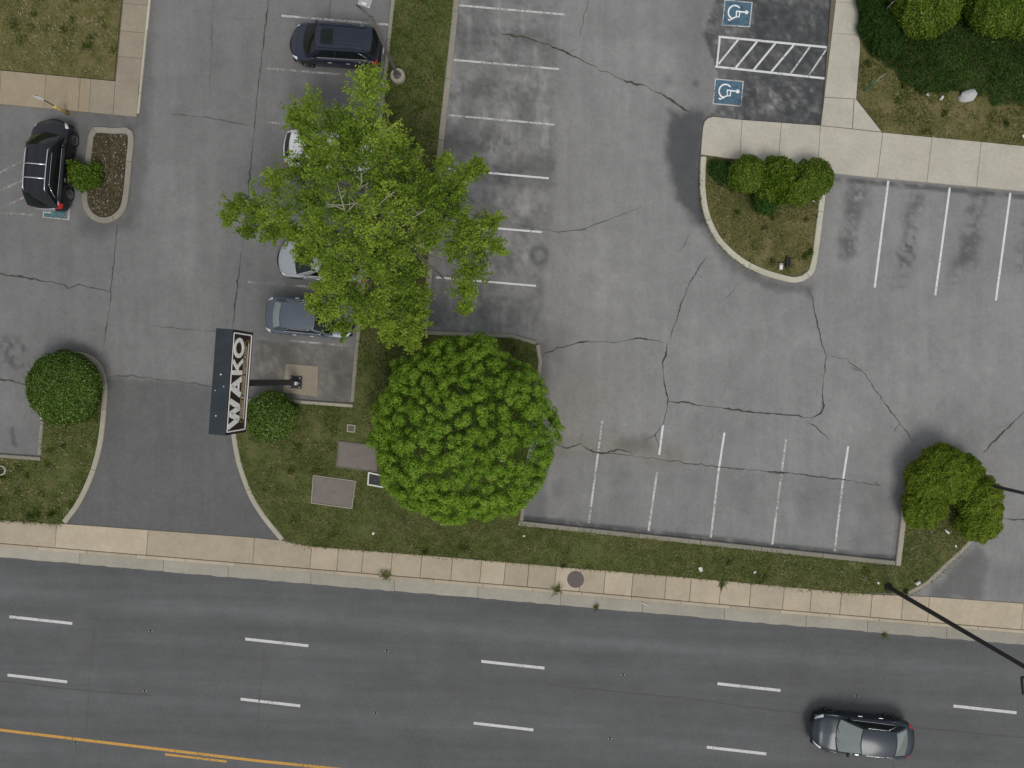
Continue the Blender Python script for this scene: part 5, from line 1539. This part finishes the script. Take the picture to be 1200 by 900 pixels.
# ================================================================== SIGN
def pylon_sign():
    base = Vector((*G(347, 448), Z_LOT + .03))
    th = .076
    root = empty('pylon_sign', base, -th)
    tag(root, 'tall brown roadside sign reading WAKO on a dark steel post', 'sign')
    Z0, Z1, LN, T = 6.82, 8.80, 4.06, .63
    mb = MB(); mb.box((0, 0, Z0 / 2), (.26, .26, Z0)); mb.build('post', M['dark_metal'], root)
    mb = MB(); mb.box((0, 0, .03), (.62, .62, .06))
    mb.build('base_plate', M['dark_metal'], root)
    for sx in (-.23, .23):
        for sy in (-.23, .23):
            q = MB(); q.lathe([(.035, .0), (.035, .09), (.02, .10)], 'Z', (sx, sy, .06), 8); q.build('bolt', M['steel'], root)
    q = MB(); q.box((.20, -.04, .55), (.10, .16, .22)); q.tube([(.20, -.04, .0), (.20, -.04, .46)], .02, 6); q.build('junction_box', M['white_plastic'], root)
    f = MB(); f.box((.26, .02, 3.9), (.20, .14, .5)); 
    zc, zh = (Z0 + Z1) / 2, Z1 - Z0
    m = MB(); m.box((0, .05, zc), (T, LN, zh)); cab = m.build('cabinet', M['sign_metal'], root)
    bv = cab.modifiers.new('bevel', 'BEVEL'); bv.width = .02; bv.segments = 2
    # drainage spots and a seam on the cabinet top
    for k_ in range(4):
        d_ = MB(); d_.lathe([(.014 + .022 * random.random(), 0), (.02, .006), (0, .007)], 'Z', (random.uniform(-.25, .2), random.uniform(-1.4, .6), Z1 - .001), 8); d_.build('bird_dropping', M['white_plastic'], cab)
    for y in (-.75, .75):
        s_ = MB(); s_.box((0, y, Z1 + .004), (T - .04, .015, .008)); s_.build('cabinet_seam', M['dark_metal'], cab)
    X0 = T / 2
    fr = MB()
    for sy in (-1, 1): fr.box((X0 + .012, .05 + sy * (LN / 2 - .035), zc), (.05, .07, zh - .002))
    for sz in (-1, 1): fr.box((X0 + .0115, .05, zc + sz * (zh / 2 - .035)), (.05, LN - .142, .07))
    fr.build('frame', M['black_plastic'], root)
    fa = MB(); fa.box((X0 + .008, .05, zc), (.02, LN - .15, zh - .15)); face = fa.build('sign_face', M['sign_face'], root)
    def L(u, v, o=0): return Vector((X0 + .020 + o, .05 + (u - .5) * (LN - .15), Z0 + .075 + v * (zh - .15)))   # u along the reading direction (up the picture), v upwards
    W_, H_ = LN - .15, zh - .15
    def stroke(mb, pts, w, o=.004):
        pts = [Vector(p) for p in pts]               # metres in the face plane
        offs = offsets(pts)
        for a, b, oa, ob in zip(pts[:-1], pts[1:], offs[:-1], offs[1:]):
            q = [a + oa * w / 2, a - oa * w / 2, b - ob * w / 2, b + ob * w / 2]
            fr_ = [L(p.x / W_, p.y / H_, o + .022) for p in q]; bk = [L(p.x / W_, p.y / H_, o - .003) for p in q]
            mb.add(fr_ + bk, [(0, 1, 2, 3), (4, 7, 6, 5), (0, 4, 5, 1), (1, 5, 6, 2), (2, 6, 7, 3), (3, 7, 4, 0)])
    # white pin line round the face
    ln = MB()
    d = .05
    stroke(ln, [(d, d), (W_ - d, d)], .05); stroke(ln, [(d, H_ - d), (W_ - d, H_ - d)], .035)
    stroke(ln, [(d, d + .0251), (d, H_ - d - .018)], .05); stroke(ln, [(W_ - d, d + .0251), (W_ - d, H_ - d - .018)], .05)
    ln.build('border_line', M['sign_white'], face)
    y0, y1 = H_ * .42, H_ * .915                      # capital letters
    hh = y1 - y0
    def letter(strokes, w, sh=0):
        m_ = MB()
        for k, p in enumerate(strokes): stroke(m_, p, w if not isinstance(w, list) else w[k], .004 + .0015 * k)
        return m_.build('letter', M['sign_white'], face)
    sw = .215
    a, b = .04 * W_, .335 * W_
    letter([[(a + .08, y1), (a + .08 + (b - a) * .20, y0 + .10), (a + .08 + (b - a) * .26, y0 + .08), ((a + b) / 2 - .03, y1 - .14), ((a + b) / 2 + .03, y1 - .14), (b - .08 - (b - a) * .26, y0 + .08), (b - .08 - (b - a) * .20, y0 + .10), (b - .08, y1)]], sw)
    a, b = .355 * W_, .555 * W_
    letter([[(a + .07, y0), ((a + b) / 2 - .03, y1 - .05), ((a + b) / 2 + .03, y1 - .05), (b - .07, y0)], [(a + .24, y0 + hh * .26), (b - .24, y0 + hh * .26)]], [sw, .12])
    a, b = .575 * W_, .735 * W_
    letter([[(a + .09, y0), (a + .09, y1)], [(a + .175, y0 + hh * .42), (b - .08, y1)], [(a + .30, y0 + hh * .56), (b - .04, y0)]], [.18, .15, .16])
    cx, rx_, ry_ = .845 * W_, .100 * W_, hh / 2 - .06
    letter([[(cx + rx_ * .80 * math.cos(t), (y0 + y1) / 2 + ry_ * math.sin(t)) for t in [i * 2 * math.pi / 28 for i in range(29)]]], .165)
    # small line of lettering inside a rounded gold outline
    pl_ = MB(); ya, yb = H_ * .13, H_ * .37; xa, xb = .09 * W_, .93 * W_; r = (yb - ya) / 2
    pts = [(xb - r + r * math.cos(t), (ya + yb) / 2 + r * math.sin(t)) for t in [math.radians(k) for k in range(-90, 91, 15)]] + [(xa + r - r * math.cos(t), (ya + yb) / 2 + r * math.sin(t)) for t in [math.radians(k) for k in range(90, -91, -15)]]
    stroke(pl_, pts + [pts[0]], .03); pl_.build('lettering_outline', M['sign_gold'], face)
    ul = MB(); stroke(ul, [(.12 * W_, H_ * .165), (.90 * W_, H_ * .165)], .03); ul.build('underline', M['sign_cream'], face)
    cu = bpy.data.curves.new('lettering', 'FONT'); cu.body = 'KOREAN & JAPANESE RESTAURANT'; cu.size = .26; cu.offset = .006; cu.align_x = 'CENTER'; cu.align_y = 'CENTER'; cu.extrude = .004
    tmp = bpy.data.objects.new('lettering', cu); COL.objects.link(tmp)
    dg = bpy.context.evaluated_depsgraph_get(); me = bpy.data.meshes.new_from_object(tmp.evaluated_get(dg)); bpy.data.objects.remove(tmp)
    wx = max(v.co.x for v in me.vertices) - min(v.co.x for v in me.vertices); k = .74 * W_ / wx
    for v in me.vertices:
        p = L(.5 + v.co.x * k / W_, .265 + v.co.y / H_, .006 + v.co.z); v.co = p
    me.materials.clear(); me.materials.append(M['sign_cream'])
    link('small_lettering', me, face)
pylon_sign()

# ================================================================== LAMPS, POSTS
def lot_lamp():
    base = P(467, 91, Z_LAWN)
    root = empty('lot_lamp', base); tag(root, 'brown parking lot lamp on a round concrete base in the median', 'lamp')
    m = MB(); m.lathe([(.36, -.15), (.36, .28), (.32, .34), (0, .34)], 'Z', n=22); m.build('pedestal', M['kerb'], root, False)
    m = MB(); m.lathe([(.20, .34), (.20, .38), (.13, .42), (.085, .5), (.07, 6.0), (.0, 6.0)], 'Z', n=14); m.build('pole', M['brown_metal'], root, True)
    for k in range(4):
        a = k * math.pi / 2 + .6; q = MB(); q.lathe([(.022, .34), (.022, .44), (0, .45)], 'Z', (math.cos(a) * .17, math.sin(a) * .17, 0), 8); q.build('bolt', M['steel'], root)
    t = Vector(P(440, 30, 5.9)) - base
    e = Vector(P(418, 6, 6.1)) - base
    m = MB(); m.tube([(0, 0, 5.85), Vector((0, 0, 6.0)).lerp(e, .35) + Vector((0, 0, .05)), e], [.05, .045, .04], 8); m.build('arm', M['brown_metal'], root, True)
    m = MB(); c = Vector(P(429, 0, 6.15)) - base
    m.box(c, (.55, .62, .16), rz=-.35); hd = m.build('lamp_head', M['steel'], root)
    b = hd.modifiers.new('bevel', 'BEVEL'); b.width = .04; b.segments = 2
    m = MB(); m.box(c + Vector((.04, .02, .10)), (.26, .14, .06), rz=-.35); m.box(c + Vector((-.06, -.20, .10)), (.20, .10, .05), rz=-.35); m.build('lamp_cover', M['white_plastic'], root)
    m = MB(); m.tube([e, c], .035, 6); m.build('bracket', M['brown_metal'], root)
lot_lamp()

def street_lamp():
    base = P(1041, 688, Z_LAWN)
    root = empty('street_lamp', base); tag(root, 'tall black street lamp rising from the verge by the sidewalk', 'lamp')
    m = MB(); m.lathe([(.20, -.1), (.20, .10), (.16, .16), (0.13, .25), (.11, .6), (.10, 4), (.075, 11.0), (0, 11.05)], 'Z', n=16); m.build('pole', M['dark_metal'], root, True)
    hd = Vector(P(1206, 803, 10.6)) - base
    m = MB(); m.tube([(0, 0, 10.8), Vector((0, 0, 11.1)).lerp(hd, .5), hd + Vector((0, 0, .08))], [.045, .04, .035], 8); m.build('arm', M['dark_metal'], root, True)
    m = MB(); m.box(hd, (.52, .66, .14), rz=.1); h = m.build('lamp_head', M['black_plastic'], root); b = h.modifiers.new('bevel', 'BEVEL'); b.width = .06; b.segments = 3
    m = MB(); m.box(hd - Vector((0, 0, .075)), (.34, .46, .02), rz=.1); m.build('lens', M['lamp_clear'], h)
street_lamp()
def corner_pole():
    base = P(1144, 565, Z_LAWN)
    root = empty('lamp_pole', base); tag(root, 'dark grey pole standing in the southeast shrubs and leaving the right edge', 'pole')
    m = MB(); m.lathe([(.17, -.1), (.17, .06), (.10, .10), (.085, .5), (.065, 7.0), (0, 7.02)], 'Z', n=14); m.build('pole', plain('grey_pole_paint', (.05, .052, .055), .5, .3), root, True)
    m = MB(); m.tube([(0, 0, 6.9), (.5, -.2, 7.1), (1.2, -.45, 7.1)], .04, 8); m.build('arm', M['dark_metal'], root, True)
    m = MB(); m.box((1.4, -.5, 7.08), (.6, .35, .14), rz=-.35); m.build('lamp_head', M['black_plastic'], root)
corner_pole()
def access_post():
    base = P(80, 133.5, Z_LOT)
    root = empty('parking_sign', base); tag(root, 'leaning-looking white parking sign on a thin post in a yellow bollard by the ramp', 'sign')
    m = MB(); m.lathe([(.085, -.05), (.085, 1.0), (.06, 1.07), (0, 1.09)], 'Z', n=14); m.build('bollard', M['yellow_post'], root, True)
    m = MB(); m.box((0, 0, 1.7), (.05, .03, 1.35)); m.build('post', M['dark_metal'], root)
    m = MB(); m.box((-.02, -.03, 2.15), (.30, .008, .46), rz=-.085); m.build('sign_panel', M['lamp_clear'], root)
access_post()
root = None
for (bx0, by0, label, hgt) in [(1013, 106.5, 'little grey sign on a short green stake in the bare grass by the walkway', 1.75), (1033, 16.5, 'little grey sign poking out of the juniper at the top', 1.2)]:
    base = P(bx0, by0, Z_PATH)
    root = empty('garden_sign', base); tag(root, label, 'sign', 'little signs in the planting')
    m = MB(); m.box((0, 0, hgt * .33), (.09, .05, hgt * .66)); m.build('stake', M['green_paint'], root)
    m = MB(); m.box((0, -.03, hgt * .86), (.36, .014, hgt * .42), rz=.62); m.build('sign_panel', M['steel'], root)
# ================================================================== UTILITY LIDS
def vault(px, label, rim, lid='vault', z=Z_LAWN + .05, rw=.06, cat='utility cover', name='utility_vault', seam=True):
    pts = [G(*p) for p in px]
    c = sum(pts, Vector((0, 0))) / len(pts)
    root = empty(name, (c.x, c.y, Z_LAWN)); tag(root, label, cat, 'utility vault lids in the verge' if name == 'utility_vault' else None)
    loc = [(p.x - c.x, p.y - c.y) for p in pts]
    A = sum(loc[i][0] * loc[(i + 1) % 4][1] - loc[(i + 1) % 4][0] * loc[i][1] for i in range(4))
    if A < 0: loc.reverse()
    inn = inset(loc, rw)
    r = MB()
    for i in range(4):
        j = (i + 1) % 4
        r.prism([loc[i], loc[j], inn[j], inn[i]], -.1, z - Z_LAWN, chamfer=.008)
    r.build('rim', M[rim], root)
    l = MB()
    inn2 = inset(loc, rw + .012)
    if seam:
        a = [Vector(p) for p in inn2]
        m0, m1 = a[0].lerp(a[1], .5), a[3].lerp(a[2], .5)
        l.prism([inn2[0], tuple(m0 + (a[0] - a[1]).normalized() * .006), tuple(m1 + (a[0] - a[1]).normalized() * .006), inn2[3]], -.1, z - Z_LAWN - .012, chamfer=.006)
        l.build('lid', M[lid], root)
        l2 = MB(); l2.prism([tuple(m0 - (a[0] - a[1]).normalized() * .006), inn2[1], inn2[2], tuple(m1 - (a[0] - a[1]).normalized() * .006)], -.1, z - Z_LAWN - .014, chamfer=.006)
        l2.build('lid', M[lid], root)
    else:
        l.prism(inn2, -.1, z - Z_LAWN - .012, chamfer=.006); l.build('lid', M[lid], root)
    cc = MB()
    for s_ in (-.12, .12): cc.lathe([(.03, 0), (.03, .008), (0, .008)], 'Z', (s_, 0, z - Z_LAWN - .013), 8)
    cc.build('lift_hole', M['bed'], root)
    return root
vault([(367.5, 556), (418, 563), (413.5, 596), (365, 589.5)], 'large brownish grey utility vault lid closest to the driveway', 'vault_rim', seam=False)
vault([(397, 516), (442, 521.5), (442.5, 553), (394.5, 547)], 'large brownish grey utility vault lid beside the round tree crown', 'vault', rw=.04, seam=False)
vault([(432, 552.5), (457, 558), (453.5, 572), (431, 568)], 'dark meter box lid with a white rim near the round tree', 'white_plastic', 'black_plastic', z=Z_LAWN + .07, rw=.07, name='meter_box', seam=False)
vault([(407.5, 496.5), (417.5, 498), (416.5, 507), (407, 506)], 'small square valve box with a pale rim north of the vault lids', 'vault_rim', 'iron', z=Z_LAWN + .06, rw=.07, name='valve_box', seam=False)
# manhole in the sidewalk
base = P(674.5, 679, Z_WALK)
root = empty('manhole', base); tag(root, 'round rusty brown manhole cover set in the sidewalk', 'manhole')
m = MB(); m.lathe([(.42, -.02), (.42, .012), (.37, .012), (.37, .004)], 'Z', n=32); m.build('ring', M['iron'], root)
m = MB(); m.lathe([(.365, -.01), (.365, .010), (0, .010)], 'Z', n=32); cv = m.build('cover', M['iron'], root)
m = MB()
for i in range(-4, 5):
    for j in range(-4, 5):
        if i * i + j * j < 19: m.box((i * .07, j * .07, .013), (.035, .035, .008))
m.build('cover_pattern', M['iron'], cv)['kind'] = 'stuff'
# drain pipe and yellow box at the left edge
base = P(2.5, 551, Z_LAWN)
root = empty('drain_pipe', base); tag(root, 'open round concrete drain at the left edge below the stall kerb', 'drain')
m = MB(); m.lathe([(.26, -.1), (.26, .10), (.24, .12), (.19, .12), (.18, -.02), (0, -.02)], 'Z', n=26); m.build('collar', M['kerb'], root)
m = MB()
for k in range(4): m.box((0, -.12 + k * .08, .02), (.34 if k in (1, 2) else .26, .025, .03))
m.build('grate', M['iron'], root)
base = P(-1, 563, Z_LAWN)
root = empty('marker_box', base, .2); tag(root, 'pale yellow utility marker box at the left edge below the drain', 'utility box')
m = MB(); m.box((0, 0, .14), (.26, .26, .28)); bb = m.build('box', M['yellow_post'], root); b = bb.modifiers.new('bevel', 'BEVEL'); b.width = .03; b.segments = 2
m = MB(); m.lathe([(.16, .28), (.10, .33), (0, .34)], 'Z', n=4); m.build('cap', M['yellow_post'], root)
# flood light and transformer stone on the island
base = P(922.5, 308, Z_LAWN)
root = empty('flood_light', base, -.06); tag(root, 'small black flood light lying in the island grass', 'lamp')
m = MB(); m.box((0, 0, .12), (.20, .52, .2)); bb = m.build('housing', M['black_plastic'], root); b = bb.modifiers.new('bevel', 'BEVEL'); b.width = .03; b.segments = 2
m = MB(); m.box((.02, 0, .222), (.10, .40, .01)); m.build('lens', M['glass'], root)
m = MB(); m.tube([(-.2, 0, -.02), (-.2, 0, .1), (-.1, 0, .12)], .02, 6); m.build('bracket', M['dark_metal'], root)
base = P(914, 313, Z_LAWN)
root = empty('junction_box', base, -.05); tag(root, 'small beige electrical box beside the black flood light', 'utility box')
m = MB(); m.box((0, 0, .09), (.18, .32, .2)); bb = m.build('box', M['vault_rim'], root); b = bb.modifiers.new('bevel', 'BEVEL'); b.width = .015; b.segments = 2
m = MB(); m.box((0, -.03, .195), (.14, .2, .02)); m.build('lid', M['white_plastic'], root)
# boulder
base = P(1133, 113, Z_PATH)
m = MB(); bm = bmesh.new(); bmesh.ops.create_icosphere(bm, subdivisions=3, radius=1)
for v in bm.verts:
    k = 1 + .45 * (float(vnoise(v.co.x * 1.6 + 5, v.co.y * 1.6 + v.co.z * 1.3, 3)) - .5)
    v.co = Vector((v.co.x * .46 * k, v.co.y * .30 * k, v.co.z * .24 * k + .08))
me = bpy.data.meshes.new('boulder'); bm.to_mesh(me); bm.free(); me.materials.append(M['rock'])
o = link('boulder', me); o.location = base; o.rotation_euler = (0, 0, .4)
tag(o, 'pale grey boulder at the foot of the dark ground cover', 'rock')
# ------------------------------------------------------------------ litter and weeds
def scrap(px, py, label, kind, z, s=1.0, group=None):
    base = P(px, py, z)
    m = MB()
    if kind == 'cup':
        m.lathe([(.035, 0), (.045, .12), (.05, .125), (.04, .12), (.03, .01)], 'Y', (0, -.05, .05), 12)
        o = m.build('paper_cup', M['white_plastic'])
    elif kind == 'bottle':
        m.lathe([(.04, 0), (.045, .03), (.045, .16), (.018, .22), (.018, .26), (0, .26)], 'Y', (0, -.1, .05), 12)
        o = m.build('plastic_bottle', M['white_plastic'])
    elif kind == 'stick':
        m.tube([(-.16, -.12, .012), (0, .01, .02), (.16, .12, .012)], .02, 5); o = m.build('white_stick', M['white_plastic'])
    else:
        pts = []
        for j in range(4):
            for i in range(4): pts.append(((i - 1.5) * .055, (j - 1.5) * .04, random.uniform(.01, .07)))
        m.add(pts, [(j * 4 + i, j * 4 + i + 1, (j + 1) * 4 + i + 1, (j + 1) * 4 + i) for j in range(3) for i in range(3)])
        o = m.build('paper_scrap', M['white_plastic'])
    o.location = base; o.rotation_euler = (0, 0, random.uniform(0, 3)); o.scale = (s, s, s)
    tag(o, label, 'litter', group or ('paper scraps on the grass' if kind == 'paper' else 'cups on the grass' if kind == 'cup' else None))
zl = Z_LAWN + .03
scrap(1103, 115, 'white plastic cup lying between the boulder and the walkway', 'cup', Z_PATH + .05, 1.5)
scrap(1087, 110.5, 'small cream paper scrap left of the white cup near the boulder', 'paper', Z_PATH + .05, .9)
scrap(1109.5, 623, 'white bottle in the notch of the southeast shrubs', 'bottle', zl, 1.1)
scrap(1075, 682.5, 'white paper cup next to the curved kerb by the street lamp', 'cup', zl, 1.8)
scrap(821, 667, 'bright white paper scrap below the middle of the south stalls', 'paper', zl, 1.3)
scrap(1029, 683, 'crumpled white scrap just left of the street lamp foot', 'paper', zl, .8)
scrap(884.5, 670.5, 'pale scrap on the verge right of the bright white one', 'paper', zl, .8)
scrap(614, 628, 'white scrap on the verge under the stall corner', 'paper', zl, .7)
scrap(437.5, 625, 'pale scrap on the verge left of the round tree', 'paper', zl, .9)
scrap(518, 614, 'white scrap at the south edge of the round tree', 'paper', zl, .8)
scrap(1120, 640, 'tiny white scrap below the yellow-green shrub', 'paper', zl, .7)
scrap(953, 235, 'white scrap beside the east end of the island hedge', 'paper', zl, .9)
scrap(1199, 160, 'white scrap near the right edge above the walkway', 'paper', Z_PATH + .05, .9)
scrap(756, 708, 'white stick lying in the gutter', 'stick', Z_ROAD + .02, 1.0)
def weed(px, py, label, z, r, n, tint, name='weed'):
    base = P(px, py, z)
    B = np.stack([rng.normal(0, r * .45, n), rng.normal(0, r * .45, n), np.zeros(n)], 1)
    o = link(name, blade_mesh(name, B, rng.uniform(.05, .2, n), rng.uniform(.02, .05, n), tint + rng.normal(0, .12, n), M['grass'], 1.4))
    o.location = base; tag(o, label, 'weed', 'weeds along the sidewalk kerb')
weed(452, 674, 'dry brown weed tuft growing in the kerb joint', Z_WALK, .26, 120, .62)
weed(653, 691, 'olive weed tuft in the kerb joint left of the manhole', Z_WALK, .22, 70, .45)
weed(846, 684, 'small green weed growing over the sidewalk joint', Z_WALK, .18, 60, .40)
weed(699, 711, 'thin dark weed at the edge of the gutter', Z_ROAD + .01, .08, 30, .35)
weed(1036, 744, 'dark weed clump at the road edge below the street lamp', Z_ROAD + .01, .08, 30, .35)
